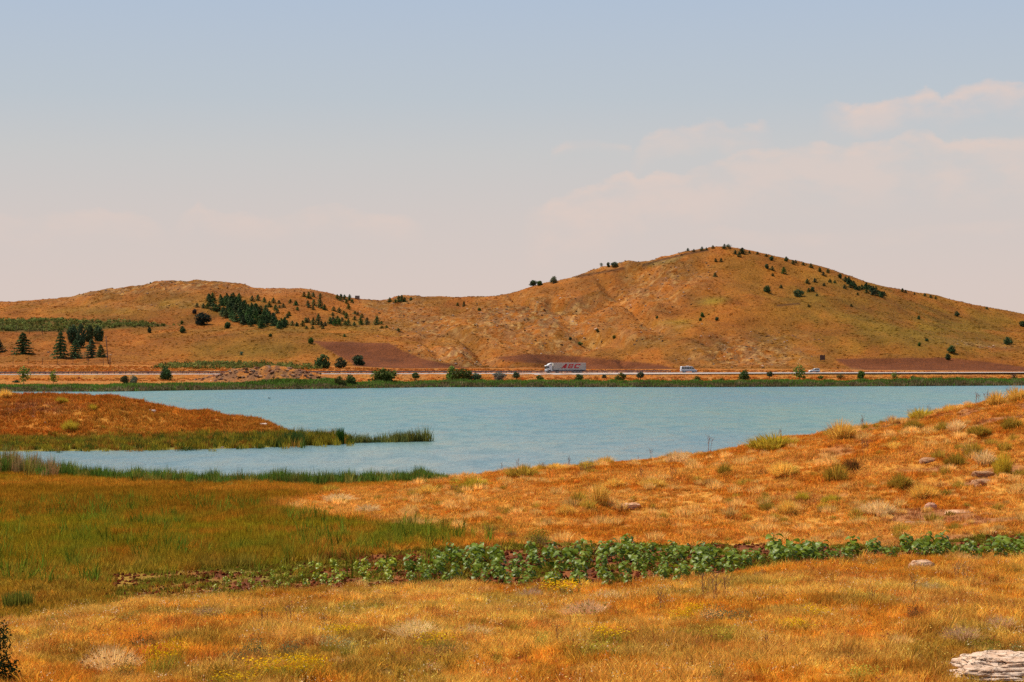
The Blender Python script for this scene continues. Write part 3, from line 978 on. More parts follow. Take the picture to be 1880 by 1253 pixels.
gA = [blades('dry_blades', 34, .26, .36, .018, .6) for _ in range(5)]
gB = [blades('fine_blades', 30, .30, .30, .022, .9, droop=.3) for _ in range(4)]
# foreground slope
px, X, Y, Z = sample(-140, 2020, 50, 94, 17)
nf, ff = field_band(px)
k = Y < nf + rng.normal(0, .5, len(Y))
px, X, Y, Z = px[k], X[k], Y[k], Z[k]
tint = jitter_cols(ground_colour(X, Y, Z), .26, 1.25)
pale = ss(fbm(X / 2.6, Y / 3.0, 3, 91), .50, .66)[:, None]
tint = tint * (1 - .6 * pale) + C(.82, .50, .11) * .6 * pale * (1 + rng.normal(0, .1, (len(X), 1)))
redd = ss(fbm(X / 1.6, Y / 2.4, 3, 92), .58, .70)[:, None]
tint = tint * (1 - .45 * redd) + C(.46, .15, .018) * .45 * redd
tall = .35 + 1.3 * fbm(X / 1.6, Y / 2.0, 2, 93)
scatter('dry_grass', gA + gB, X, Y, Z, tall * (.7 + .5 * rng.random(len(X))), np.clip(tint, 0, 1), 'orange and straw coloured dry grass covering the foreground slope', 'grass', .2)
k = (rng.random(len(X)) < .018) & (fbm(X / 3, Y / 3, 3, 102) > .46)
scatter('straw_tufts', [blades('straw_tuft', 170, .5, .42, .014, .7, dome=True) for _ in range(4)], X[k], Y[k], Z[k], .5 + .8 * rng.random(k.sum()) ** 2,
        np.where((rng.random(k.sum()) < .35)[:, None], C(.48, .34, .05), C(.88, .56, .18)) * (1 + .12 * rng.normal(0, 1, (k.sum(), 1))), 'small straw and olive tufts thickening the foreground grass', 'grass', .15)
# small flower heads and seed heads in it
k = rng.random(len(X)) < .045
hd = []
for _ in range(3):
    n = 10
    pp = np.stack([rng.normal(0, .12, n), rng.normal(0, .12, n), .28 + .22 * rng.random(n)], 1)
    hd.append(flake_mesh('seed_heads', pp, np.tile([0, -.5, .8], (n, 1)), .035, M_GRASS))
hc = np.where(rng.random((k.sum(), 1)) < .35, C(.80, .62, .36), np.where(rng.random((k.sum(), 1)) < .6, C(.80, .55, .12), C(.30, .07, .05)))
scatter('seed_heads', hd, X[k], Y[k], Z[k], .8 + .5 * rng.random(k.sum()), hc, 'tiny pale and yellow flower and seed heads among foreground grass', 'wildflowers')

# hill behind the crop
gH = [blades('hill_blades', 30, .34, .24, .028, .8, droop=.25) for _ in range(5)]
px, X, Y, Z = sample(470, 2020, 98, 182, 10)
nf, ff = field_band(px)
edge = np.interp(row_of(Y, Z), MARSH_EDGE_Y, MARSH_EDGE_X)
k = (Y > ff + rng.normal(.4, .5, len(Y))) & (px > edge + rng.normal(-10, 14, len(px))) & (Z > .25)
bare = fbm(X / 4.5, Y / 3.2, 3, 71)
k &= ~((bare > .66) & (px > 1500) & (rng.random(len(X)) < .8))
px, X, Y, Z = px[k], X[k], Y[k], Z[k]
tint = jitter_cols(ground_colour(X, Y, Z), .20, 1.22)
pale = ss(fbm(X / 3.5, Y / 2.8, 3, 94), .52, .70)[:, None]
tint = tint * (1 - .45 * pale) + C(.84, .48, .12) * .45 * pale
scatter('hill_grass', gH, X, Y, Z, (.55 + .8 * fbm(X / 2.5, Y / 3, 2, 95)) * (.7 + .5 * rng.random(len(X))), tint, 'orange dry grass over the slope rising to the right', 'grass', .2)

k = (rng.random(len(X)) < .035) & (fbm(X / 5, Y / 5, 3, 101) > .47)
scatter('straw_tufts', [blades('straw_tuft', 150, .5, .42, .020, .6, dome=True) for _ in range(4)], X[k], Y[k], Z[k], .7 + 1.3 * rng.random(k.sum()) ** 2,
        np.where((rng.random(k.sum()) < .25)[:, None], C(.50, .34, .05), C(.90, .57, .17)) * (1 + .12 * rng.normal(0, 1, (k.sum(), 1))), 'small straw coloured tufts thickening the dry grass of the right slope', 'grass', .15)

# marsh: tall soft grass, green and rust
gM = [blades('marsh_blades', 26, .38, .75, .030, .28, hvar=.45) for _ in range(5)]
px, X, Y, Z = sample(-140, 960, 78, 212, 8)
nf, ff = field_band(px)
rowp = row_of(Y, Z)
edge = np.interp(rowp, MARSH_EDGE_Y, MARSH_EDGE_X)
infl = (Y > nf) & (Y < ff) & (px > 200)
k = (px < edge + rng.normal(-12, 18, len(px))) & (Z > -.12) & (Y > nf + .4) & ~(infl & (rng.random(len(px)) < .93)) & (Y < 200)
px, X, Y, Z, rowp = px[k], X[k], Y[k], Z[k], rowp[k]
tint = jitter_cols(ground_colour(X, Y, Z), .26, 1.3)
gp = ss(fbm(X / 2.0, Y / 5.0, 3, 96), .50, .66)[:, None] * (ss(rowp, 905, 960) * (1 - ss(rowp, 1050, 1085)))[:, None]
tint = tint * (1 - .5 * gp) + C(.26, .29, .02) * .5 * gp
rs = ss(fbm(X / .9, Y / 5.0, 3, 104), .54, .66)[:, None]
tint = tint * (1 - .5 * rs) + C(.50, .25, .02) * .5 * rs
hgt = np.interp(rowp, [860, 900, 960, 1030, 1060, 1100], [.85, .8, 1.0, .95, .45, .5]) * (.7 + .5 * fbm(X / 3, Y / 5, 2, 97)) * (1 - .45 * ss(px, 450, 800))
scatter('marsh_grass', gM, X, Y, Z - .03, .8 + .4 * rng.random(len(X)), tint, 'tall green and rust coloured marsh grass left of the crop patch', 'grass', .10, hgt)

k = (rng.random(len(X)) < .12) & (fbm(X / 2.6, Y / 6.0, 3, 98) > .47) & (rowp > 925) & (rowp < 1075)
gc_ = jitter_cols(np.tile(C(.16, .21, .018), (k.sum(), 1)), .25)
gc_ = np.where((rng.random(k.sum()) < .3)[:, None], C(.34, .30, .03), gc_)
scatter('marsh_reeds', [blades('marsh_reed', 9, .22, 1.25, .040, .3, hvar=.5) for _ in range(5)], X[k], Y[k], Z[k] - .03, .8 + .4 * rng.random(k.sum()), gc_, 'upright green reed shoots standing above the marsh grass', 'reeds', .12, .7 + .5 * rng.random(k.sum()))

# low weeds and clods on the crop soil
px, X, Y, Z = sample(150, 1960, 76, 107, 9)
nf, ff = field_band(px)
k = (Y > nf) & (Y < ff + .5)
px, X, Y, Z = px[k], X[k], Y[k], Z[k]
k = fbm(X / 1.2, Y / 1.6, 3, 75) > .53
tint = jitter_cols(np.tile(C(.22, .19, .02), (k.sum(), 1)), .3)
scatter('field_weeds', [blades('weed_blades', 22, .28, .16, .03, .8) for _ in range(3)], X[k], Y[k], Z[k], .7 + .6 * rng.random(k.sum()), tint, 'low green weeds between the crop plants', 'weeds', .2)


def clod_mesh(r):
    V = np.array([(1, 0, 0), (-1, 0, 0), (0, 1, 0), (0, -1, 0), (0, 0, 1), (0, 0, -1), (.7, .7, .5), (-.7, .6, .4), (.6, -.7, .5), (-.6, -.7, .3)]) * rng.uniform(.7, 1.2, (10, 1)) * r
    import bmesh
    b = bmesh.new()
    for v in V: b.verts.new(v)
    bmesh.ops.convex_hull(b, input=list(b.verts))
    me = bpy.data.meshes.new('clod'); b.to_mesh(me); b.free()
    me.materials.append(M_GRASS)
    vcol(me, np.tile(rng.random(3), (len(me.vertices), 1)), 'tone')
    return me


k = rng.random(len(X)) < .8
clods = [clod_mesh(.09) for _ in range(4)]
tint = jitter_cols(np.tile(C(.20, .055, .018), (k.sum(), 1)), .3)
scatter('soil_clods', clods, X[k] + .2, Y[k], Z[k], .5 + .9 * rng.random(k.sum()), tint, 'reddish brown soil clods in the crop patch', 'soil')

# reeds along the near shore
gR = [blades('reed_blades', 26, .40, 1.5, .045, .22, hvar=.5) for _ in range(5)]


def reed_band(name, pxr, Yfn, depth, per_m, hfun, colr, label, meshes, tint_amt=.18, zmin=-.5):
    n = int((pxr[1] - pxr[0]) / F * 230 * per_m)
    px = rng.uniform(pxr[0], pxr[1], n)
    Y = Yfn(px) + rng.normal(0, 1, n) * depth * .5
    X = (px - CX) / F * Y
    Z = np.maximum(height(X, Y), zmin)
    c = np.array([colr(p_) for p_ in px])
    scatter(name, meshes, X, Y, Z, .8 + .4 * rng.random(n), jitter_cols(c, tint_amt), label, 'reeds', .07, hfun(px, Y) * (.75 + .5 * rng.random(n)))


shoreN = lambda px: np.interp(px, [-400, 0, 300, 600, 760, 830], [190, 184.5, 171.5, 168, 169, 170])
reed_band('shore_reeds', (-140, 815), shoreN, 4.5, 26,
          lambda px, Y: np.interp(px, [-140, 60, 130, 500, 740, 815], [1.35, 1.25, .85, .75, .75, .4]) * (.8 + .5 * vnoise(px / 14, Y * 0, 5)),
          lambda p_: C(.42, .25, .10) if (p_ < 110 and random.random() < .55) else (C(.13, .21, .03) if random.random() < .75 else C(.32, .27, .05)),
          'dark green reeds along the near shore of the inlet', gR)
# reeds around the peninsula
gP = [blades('reed_blades', 24, .5, 1.7, .06, .2, hvar=.5) for _ in range(4)]
shP = lambda px: np.interp(px, [-400, 0, 300, 500, 640, 790], [234, 235, 238, 245, 253, 257.5])
reed_band('peninsula_reeds', (-140, 645), lambda px: shP(px) + 3, 8.0, 34,
          lambda px, Y: np.interp(px, [-140, 300, 480, 560, 610, 650], [.4, .45, .58, .75, .65, .45]) * (.8 + .5 * vnoise(px / 12, Y / 4, 6)),
          lambda p_: C(.34, .26, .025) if random.random() < .55 else (C(.09, .12, .02) if random.random() < .4 + .4 * (p_ > 350) else C(.40, .19, .03)),
          'olive green reeds along the water edge of the peninsula', gP, .2, -.3)
reed_band('spit_reeds', (648, 748), lambda px: np.interp(px, [640, 795], [254, 259]), 1.4, 9,
          lambda px, Y: np.interp(px, [640, 700, 740, 770, 785, 795], [.9, .9, 1.15, 1.35, 1.3, 1.0]) * .9,
          lambda p_: C(.26, .24, .05) if random.random() < .6 else C(.16, .19, .06),
          'sparse thin line of reeds in water off the peninsula tip', gP, .2, -.3)
reed_band('spit_reeds', (738, 792), lambda px: np.interp(px, [640, 795], [254, 259]), 1.5, 13,
          lambda px, Y: np.interp(px, [640, 700, 740, 770, 785, 795], [.9, .9, 1.15, 1.35, 1.3, 1.0]) * .9,
          lambda p_: C(.26, .24, .05) if random.random() < .6 else C(.16, .19, .06),
          'denser tuft of reeds ending the line off the peninsula', gP, .2, -.3)
# far shore
gF = [blades('far_reed_blades', 20, 1.6, 1.75, .32, .12, hvar=.35) for _ in range(4)]
n = 15000
px = rng.uniform(-160, 2050, n)
sY = np.interp(px, shore_px, shoreY)
Y = sY - 3 + rng.random(n) * 20
X = (px - CX) / F * Y
Z = np.clip(height(X, Y), -.2, 2)
hh = np.interp(px, [0, 400, 640, 700, 1000, 1500, 1650, 1700, 1720, 1760, 1800, 1880], [.85, .9, .75, .95, .95, .9, 1.0, 1.5, 1.2, 1.5, 1.1, 1.1]) * (.75 + .5 * vnoise(px / 9, Y / 30, 9)) * np.interp(Y - sY, [-3, 2, 17], [.5, .9, 1.0])
base = np.where((rng.random(n) < np.interp(Y - sY, [-3, 2, 6], [.9, .6, .1]))[:, None], C(.21, .15, .07), C(.125, .20, .03))
scatter('far_reeds', gF, X, Y, Z, .8 + .5 * rng.random(n), jitter_cols(base * (.8 + .6 * fbm(X / 6, Y / 9, 3, 103))[:, None], .2), 'continuous belt of green reeds along the far shore', 'reeds', .05, hh)

# grass on the peninsula
px, X, Y, Z = sample(-160, 560, 240, 300, 3.2)
k = Z > .75
px, X, Y, Z = px[k], X[k], Y[k], Z[k]
tint = jitter_cols(ground_colour(X, Y, Z), .18, 1.0)
scatter('peninsula_grass', [blades('tuft_blades', 24, .5, .45, .06, .7) for _ in range(4)], X, Y, Z, .7 + .6 * rng.random(len(X)), tint, 'orange brown dry grass over the low peninsula', 'grass', .2)

# far bank and far hills: tufts, scrub and loose stones
gT = [blades('far_tuft_blades', 16, .8, .45, .28, .6) for _ in range(4)]
px, X, Y, Z = sample(-150, 2050, 715, 852, .16)
rYq = np.interp(px, road_px, road_Y)
k = (Z > .9) & (np.abs(Y - rYq) > 14)
px, X, Y, Z = px[k], X[k], Y[k], Z[k]
scatter('bank_grass', gT, X, Y, Z, .6 + .6 * rng.random(len(X)), jitter_cols(ground_colour(X, Y, Z), .15, 1.1), 'dry orange grass on the bank between far reeds and road', 'grass')
px, X, Y, Z = sample(-150, 2050, 866, 1262, .16)
pr = row_of(Y, Z)
pm = np.zeros(len(px))
for pl in PLOUGH + VINES:
    pm = np.maximum(pm, poly_mask(px, pr, pl, 2))
ok_ = pm < .4
px, X, Y, Z, pr = px[ok_], X[ok_], Y[ok_], Z[ok_], pr[ok_]
gc = ground_colour(X, Y, Z)
dens = .35 + .65 * ss(fbm(X / 8, Y / 10, 3, 99), .4, .6)
k = rng.random(len(px)) < dens
tint = jitter_cols(gc[k], .10, 1.1)
g2 = (rng.random(k.sum()) < .04)[:, None]
tint = np.where(g2, C(.10, .08, .015) * (1 + .2 * rng.random((k.sum(), 1))), tint)
scatter('hillside_grass', gT, X[k], Y[k], Z[k] - .1, .45 + .7 * rng.random(k.sum()) ** 2, tint, 'rust and olive dry grass tufts over the far hills', 'grass')
rk = rocky(px, X, Y) * ss(fbm(X / 4.0, Y / 8.0, 3, 78), .38, .6)
k = rng.random(len(px)) < rk * .55
stones = [clod_mesh(.9) for _ in range(5)]
tint = jitter_cols(np.tile(C(.40, .26, .17), (k.sum(), 1)), .35)
scatter('hillside_stones', stones, X[k], Y[k], Z[k], .3 + .7 * rng.random(k.sum()) ** 2, tint, 'tan loose stones and ledges strewn over the far slopes', 'rocks', .3, np.full(k.sum(), .6))
n = 330
px = rng.uniform(345, 618, n); Y = rng.normal(698, 9, n); X = (px - CX) / F * Y; Z = height(X, Y)
k = mound(px, Y) > 1.0
scatter('knoll_stones', stones, X[k], Y[k], Z[k], .4 + .7 * rng.random(k.sum()) ** 2, jitter_cols(np.tile(C(.36, .20, .12), (k.sum(), 1)), .3), 'grey brown stones covering the small knoll beside the road', 'rocks', .3, np.full(k.sum(), .6))

# vineyard rows on the far hill
for pl, (Y0, Y1), lab, gx in ((VINES[0], (1000, 1120), 'band of pale green crop rows across the upper left hill', 5.0), (VINES[1], (820, 900), 'thin strip of green crop just behind the road at left', 6.0)):
    px, X, Y, Z = sample(-150, 660, Y0, Y1, .35)
    pm = poly_mask(px, row_of(Y, Z), pl, 1.5)
    k = (pm > .5) & (rng.random(len(px)) < (.7 if Y0 > 950 else .35)) & (np.abs((Y + .2 * X) % gx - gx / 2) < gx * .34)
    tint = jitter_cols(np.tile(C(.15, .16, .04), (k.sum(), 1)), .28)
    scatter('crop_rows', [flake_mesh('vine_leaves', rng.normal(0, .5, (26, 3)) * [1, 1, .7] + [0, 0, .7], np.tile([0, 0, 1.0], (26, 1)), .55, M_GRASS) for _ in range(3)], X[k], Y[k], Z[k], .8 + .5 * rng.random(k.sum()), tint, lab, 'crop')

# ------------------------------------------------------------------ trees and bushes of the far side
PINES = [(conifer_mesh('crown', 1.0, .54, 460, .11, 7), trunk_mesh('trunk', .9, .03, 0)) for _ in range(5)]
PINES2 = [(conifer_mesh('crown', 1.0, .62, 1300, .085, 8), trunk_mesh('trunk', .92, .028, 0)) for _ in range(3)]
ROUND = [(crown_mesh('crown', 1.0, .92, .06, 900, .10), trunk_mesh('trunk', .6, .035, 5)) for _ in range(5)]
BALL = [(crown_mesh('crown', .8, .74, .26, 700, .08, 8, irregular=.15), trunk_mesh('trunk', .55, .035, 2)) for _ in range(2)]
AIRY = [(crown_mesh('crown', .62, .85, .15, 330, .07, 8, irregular=.6), trunk_mesh('trunk', .9, .018, 6, .35)) for _ in range(3)]
BUSH = [(crown_mesh('crown', 1.5, 1.0, .0, 900, .11, 8), trunk_mesh('trunk', .5, .04, 5, .9, .2)) for _ in range(4)]
KIND = {'pine_tree': PINES, 'tall_pine_tree': PINES2, 'round_tree': ROUND, 'ball_tree': BALL, 'young_tree': AIRY, 'bush': BUSH}
CATN = {'pine_tree': 'pine tree', 'tall_pine_tree': 'pine tree', 'round_tree': 'tree', 'ball_tree': 'tree', 'young_tree': 'tree', 'bush': 'bush'}
DKG, PNG, OLV, LGT, GRY, MID = (.072, .108, .045), (.10, .15, .055), (.10, .12, .03), (.17, .24, .05), (.17, .20, .13), (.08, .14, .035)


def tree(kind, px, y, hpx, label, col=PNG, wpx=None, group=None, ymin=800, ymax=1260, Yat=None):
    if Yat:
        Y = Yat; X = (px - CX) / F * Y; Z = float(height(X, Y)[0])
    else:
        X, Y, Z = ground(px, y, ymin, ymax)
    h = hpx * Y / F
    crown, trunk = random.choice(KIND[kind])
    w0 = {'pine_tree': .40, 'tall_pine_tree': .48, 'round_tree': .80, 'ball_tree': .66, 'young_tree': .50, 'bush': 1.25}[kind]
    sx = h if wpx is None else (wpx * Y / F) / w0
    r = empty(kind, (X, Y, Z - .05 * h), random.random() * 6.28)
    tag(r, label, CATN[kind], group)
    r.scale = (sx, sx, h)
    c_ = obj('crown', crown, r); k_ = tuple(v * random.uniform(.85, 1.15) for v in col)
    c_.color = (*k_, 1)
    obj('trunk', trunk, r)
    return r


# by the road and the reeds (px, base row, height, width, kind, colour, label)
for px, y, hp, wp, kd, cl, lb in [
    (44, 706, 38, 22, 'young_tree', LGT, 'taller of two airy light green trees before the road at far left'),
    (98, 704, 27, 15, 'young_tree', LGT, 'shorter airy light green tree before the road, right of the taller one'),
    (229, 705, 17, 18, 'bush', DKG, 'dark half of the paired low bushes by the far left reeds'),
    (245, 705, 17, 18, 'bush', GRY, 'silvery grey bush touching a dark one by the far left reeds'),
    (304, 699, 29, 21, 'round_tree', DKG, 'dark upright leafy tree left of the rocky knoll before the road'),
    (624, 711, 22, 22, 'bush', OLV, 'olive rounded bush at the right foot of the rocky knoll'),
    (643, 710, 24, 22, 'round_tree', MID, 'round green tree beside the olive bush right of the knoll'),
    (702, 707, 33, 54, 'bush', OLV, 'wide light olive willow bush on the far shore'),
    (763, 699, 16, 15, 'ball_tree', MID, 'small ball shaped tree right of the wide willow bush'),
    (829, 701, 31, 20, 'round_tree', LGT, 'bright green tree top behind the big dark bush'),
    (851, 702, 27, 40, 'bush', (.07, .085, .025), 'big dark brownish bush on the far shore left of truck'),
    (875, 702, 19, 26, 'bush', DKG, 'low dark bush joined to the right of the big bush'),
    (916, 699, 18, 24, 'bush', GRY, 'sparse grey green shrub before the road between bush and ball tree'),
    (948, 698, 16, 16, 'ball_tree', DKG, 'dark ball shaped tree before the road just left of the truck'),
    (991, 698, 10, 14, 'bush', MID, 'low green shrub on the bank beneath the truck cab'),
    (1030, 704, 7, 12, 'bush', MID, 'tiny green shrub at the reed edge beneath the trailer'),
    (1063, 702, 17, 16, 'round_tree', MID, 'round green shrub beneath the rear of the trailer'),
    (1109, 697, 10, 10, 'ball_tree', DKG, 'smallest ball tree on the bank right of the truck'),
    (1140, 699, 16, 21, 'bush', OLV, 'hazy olive shrub between two ball trees right of truck'),
    (1176, 698, 16, 15, 'ball_tree', DKG, 'dark ball tree on the bank left of the minibus'),
    (1280, 699, 9, 14, 'bush', OLV, 'low olive shrub beneath the front of the minibus'),
    (1325, 700, 6, 12, 'bush', OLV, 'very low shrub at the reeds right of the minibus'),
    (1367, 699, 22, 19, 'round_tree', MID, 'upright oval green tree before the road right of the minibus'),
    (1413, 695, 14, 14, 'ball_tree', DKG, 'ball tree just right of the upright oval tree'),
    (1468, 697, 30, 23, 'young_tree', LGT, 'feathery light green tree just left of the white car'),
    (1507, 697, 8, 11, 'bush', OLV, 'small shrub beneath the rear of the white car'),
    (1543, 697, 12, 15, 'young_tree', OLV, 'faint thin shrub before the road beyond the white car'),
    (1581, 696, 17, 15, 'round_tree', MID, 'dark rounded tree at left end of right ploughed field'),
    (1642, 696, 14, 13, 'young_tree', LGT, 'thin light green shrub in front of right ploughed field'),
    (1677, 698, 9, 13, 'bush', MID, 'low green shrub at the reeds before the ploughed field'),
    (1862, 699, 15, 10, 'young_tree', (.10, .07, .06), 'dark bare shrub by the reeds at the far right'),
    (30, 703, 5, 16, 'bush', DKG, 'flat dark shrub on the bank at far left')]:
    X_, Y_, Z_ = ground(px, y, 600, 850)
    Yr = float(np.interp(px, road_px, road_Y))
    tree(kd, px, y, hp, lb, cl, wp, Yat=min(Y_, Yr - 13))

# hill trees one by one
for px, y, hp, wp, kd, cl, lb in [
    (42, 650, 41, 27, 'tall_pine_tree', DKG, 'broad dark pine standing alone at far left of the hill'),
    (-3, 646, 24, 20, 'tall_pine_tree', DKG, 'dark pine half cut off by the left edge of view'),
    (111, 657, 51, 22, 'tall_pine_tree', PNG, 'tall open pine left of the pine cluster'),
    (138, 657, 33, 19, 'tall_pine_tree', PNG, 'slim green pine in front of the dense cluster'),
    (168, 657, 36, 19, 'tall_pine_tree', PNG, 'bushy pine front right below the dense cluster'),
    (185, 656, 24, 14, 'tall_pine_tree', PNG, 'smallest pine beside the bare pole'),
    (132, 630, 36, 22, 'round_tree', DKG, 'leftmost dark tree of the dense cluster on left slope'),
    (149, 638, 46, 20, 'round_tree', DKG, 'tallest dark tree in the middle of the dense cluster'),
    (164, 628, 35, 18, 'round_tree', DKG, 'dark tree right of centre in the dense cluster'),
    (182, 627, 31, 20, 'round_tree', DKG, 'rightmost rounded tree of the dense cluster beside pole'),
    (274, 612, 12, 8, 'round_tree', DKG, 'small dark tree on open slope right of the crop rows'),
    (335, 611, 13, 12, 'round_tree', DKG, 'lower of two small dark bushes on the left slope'),
    (334, 596, 8, 7, 'bush', MID, 'upper of two small bushes on the left slope'),
    (372, 597, 25, 34, 'bush', (.035, .045, .035), 'large blackish bush left below the pine grove'),
    (418, 603, 13, 12, 'round_tree', DKG, 'small round dark bush under the pine grove'),
    (357, 577, 10, 9, 'round_tree', (.06, .06, .05), 'small dusky bush just above the large blackish bush'),
    (496, 619, 7, 7, 'round_tree', DKG, 'lone small bush on slope beneath the grove'),
    (443, 652, 7, 7, 'bush', GRY, 'faint grey bush low on the left slope'),
    (571, 632, 13, 11, 'round_tree', MID, 'small tree at upper left corner of ploughed field'),
    (592, 677, 28, 30, 'round_tree', DKG, 'largest and leftmost of three round trees behind the road'),
    (626, 676, 21, 24, 'round_tree', DKG, 'middle of three round trees behind the road'),
    (659, 671, 21, 24, 'round_tree', DKG, 'rightmost of three round trees, on the ploughed field'),
    (979, 525, 12, 14, 'round_tree', DKG, 'left tree of a pair on the saddle skyline'),
    (991, 525, 10, 11, 'round_tree', MID, 'right paler tree of a pair on the saddle skyline'),
    (1017, 520, 14, 13, 'round_tree', GRY, 'single rounded tree on skyline right of the pair'),
    (1104, 490, 9, 6, 'young_tree', GRY, 'thin stemmed little tree on the ridge skyline'),
    (1117, 491, 10, 7, 'round_tree', DKG, 'narrow dark tree on ridge beside the thin stemmed one'),
    (1128, 490, 10, 14, 'bush', DKG, 'wider dark bush on ridge right of the narrow tree'),
    (1330, 458, 10, 7, 'pine_tree', DKG, 'dark pine on the very summit of the hill'),
    (1338, 457, 9, 10, 'young_tree', DKG, 'spreading thin tree on summit beside the pine'),
    (1363, 466, 11, 12, 'pine_tree', DKG, 'largest dark pine right of the summit'),
    (1409, 537, 14, 17, 'bush', DKG, 'left of two round dark bushes mid slope right of summit'),
    (1466, 545, 15, 21, 'bush', DKG, 'right and larger of two round dark bushes mid slope'),
    (1439, 503, 13, 9, 'pine_tree', MID, 'pale green pine above the two round dark bushes'),
    (1289, 583, 10, 7, 'round_tree', MID, 'upper of two small bushes in the centre of main slope'),
    (1286, 590, 7, 6, 'round_tree', MID, 'lower of two small bushes in the centre of main slope'),
    (1316, 590, 8, 7, 'round_tree', DKG, 'small dark bush right of the two on main slope'),
    (1747, 648, 14, 16, 'round_tree', DKG, 'dark round tree above the right ploughed field'),
    (1740, 661, 13, 10, 'round_tree', DKG, 'smaller tree at top edge of right ploughed field'),
    (1851, 633, 15, 20, 'bush', DKG, 'round dark bush on the slope near right edge of view'),
    (1877, 600, 12, 12, 'round_tree', DKG, 'dark bush on slope cut by the right edge of view'),
    (1757, 581, 10, 10, 'round_tree', DKG, 'small dark bush near the skyline at right'),
    (1687, 587, 8, 7, 'round_tree', DKG, 'small bush on the upper right slope'),
    (1701, 627, 5, 8, 'bush', DKG, 'low flat bush mid slope above right ploughed field'),
    (1688, 636, 8, 6, 'round_tree', MID, 'tiny upright bush above the right ploughed field'),
    (1206, 585, 6, 6, 'bush', MID, 'tiny green bush on the left shoulder of main hill'),
    (852, 563, 10, 6, 'pine_tree', DKG, 'small pine on the stony slope below the saddle'),
    (840, 562, 6, 5, 'pine_tree', MID, 'tiny pine left of the small pine below the saddle'),
    (880, 571, 6, 8, 'bush', MID, 'low green bush on the stony slope below saddle'),
    (1047, 624, 6, 7, 'bush', DKG, 'tiny dark bush in the valley above the truck'),
    (1065, 634, 6, 10, 'bush', MID, 'small green bush in the valley above the trailer'),
    (1128, 622, 7, 9, 'bush', OLV, 'olive bush in the valley right of the truck'),
    (1097, 611, 7, 7, 'bush', OLV, 'faint olive bush higher in the valley above trailer')]:
    tree(kd, px, y, hp, lb, cl, wp)

# the grove and the scattered pines
S4 = [(370, 140, 1.2), (185, 265, .8), (285, 275, .8), (350, 275, 1), (1050, 160, 1), (1140, 150, 1.1), (1240, 180, .9), (1385, 190, 1), (1320, 250, 1.1), (1470, 210, .6), (1265, 330, 1.5), (1415, 300, 1), (1440, 350, 1), (1540, 270, .8),
      (1480, 290, .6), (1650, 205, .8), (1740, 235, .8), (1600, 430, .8), (1630, 400, .8), (1065, 320, .7), (1160, 350, 1.3), (1510, 510, 1), (1595, 540, .9), (1680, 550, .9), (1750, 570, .7), (1430, 520, 1.2), (1380, 480, 1.2), (1310, 470, 1.2), (1240, 470, 1.2), (1170, 470, 1.2), (1100, 480, 1.2), (1070, 520, 1.0), (990, 540, .8)]
S5 = [(155, 100, .8), (230, 110, 1.1), (300, 100, .8), (410, 110, .7), (215, 230, .9), (225, 275, .7), (310, 225, 1.1), (295, 305, .8), (405, 230, 1.9), (475, 300, 1), (25, 230, .8), (50, 320, .7), (620, 320, .8), (705, 345, 1), (675, 130, .8),
      (735, 150, 1.3), (790, 140, .9), (820, 205, .8), (870, 145, 1.1), (910, 205, .6), (855, 290, 1), (780, 385, .8), (820, 425, 1), (605, 405, .6), (955, 380, .6), (1000, 400, .6), (1065, 430, .8), (950, 470, .7), (1040, 500, 1.1), (1050, 545, .8),
      (1145, 520, 1.3), (1300, 510, 1.6), (1370, 540, .6), (1375, 610, .5), (1450, 605, .5), (1635, 645, .5), (40, 565, .8), (135, 550, 1.1), (185, 500, .9), (220, 500, .9), (300, 520, 1.3), (380, 490, 1.9), (430, 560, 1.0), (485, 560, .8), (565, 510, 1.3), (610, 500, 1.3),
      (640, 540, 1.2), (680, 490, 1.3), (710, 530, 1.3), (750, 490, .8), (800, 545, .9), (850, 535, 1.1), (945, 560, .8), (1500, 185, .9), (1640, 165, 1.1), (1690, 160, 1.1), (1735, 180, .9), (1835, 160, .6), (1590, 200, .6), (195, 615, .6), (290, 615, .6), (450, 615, .5), (790, 740, .5)]
for lst, ox in ((S4, 340), (S5, 540)):
    for a_, b_, s_ in lst:
        x_, y2 = ox + a_ / 8.545, 530 + b_ / 8.545 + 4.5 * s_
        saddle = x_ > 705
        lowr = (not saddle) and y2 > 580
        if saddle:
            lb, gr = 'small green pine among stones on the saddle right of the grove', 'pines on the stony saddle'
        elif lowr:
            lb, gr = 'young pine in the lower scattered rows right of the thick grove', 'pines in the lower rows beside the grove'
        else:
            lb, gr = 'young pine spread singly over open slope above the lower rows', 'pines scattered above the lower rows'
        if not saddle:
            zn = 'near the grove' if x_ < 545 else ('in the middle' if x_ < 620 else 'at the right end')
            lb += ', ' + zn; gr += ', ' + zn
        tree('pine_tree', x_, y2, 10.5 * s_, lb, PNG if random.random() < .7 else MID, 7.6 * max(.8, s_ ** .6), gr)
gp_ = [(374, 552), (392, 547), (440, 551), (456, 566), (478, 572), (500, 580), (522, 592), (524, 602), (470, 601), (428, 590), (398, 572)]
cnt = 0
while cnt < 125:
    x_, y2 = random.uniform(372, 526), random.uniform(548, 604)
    if poly_mask(np.array([x_]), np.array([y2 - 3.0]), gp_, .5)[0] > .5:
        zn = ['upper left end', 'upper middle', 'lower middle', 'lower right end'][int(np.searchsorted([410, 450, 490], x_))]
        tree('pine_tree', x_, y2, random.uniform(12, 17), 'dark pine packed in the %s of the thick grove on the left hill' % zn, PNG if random.random() < .6 else DKG, random.uniform(8.5, 11), 'pines in the %s of the thick grove' % zn)
        cnt += 1
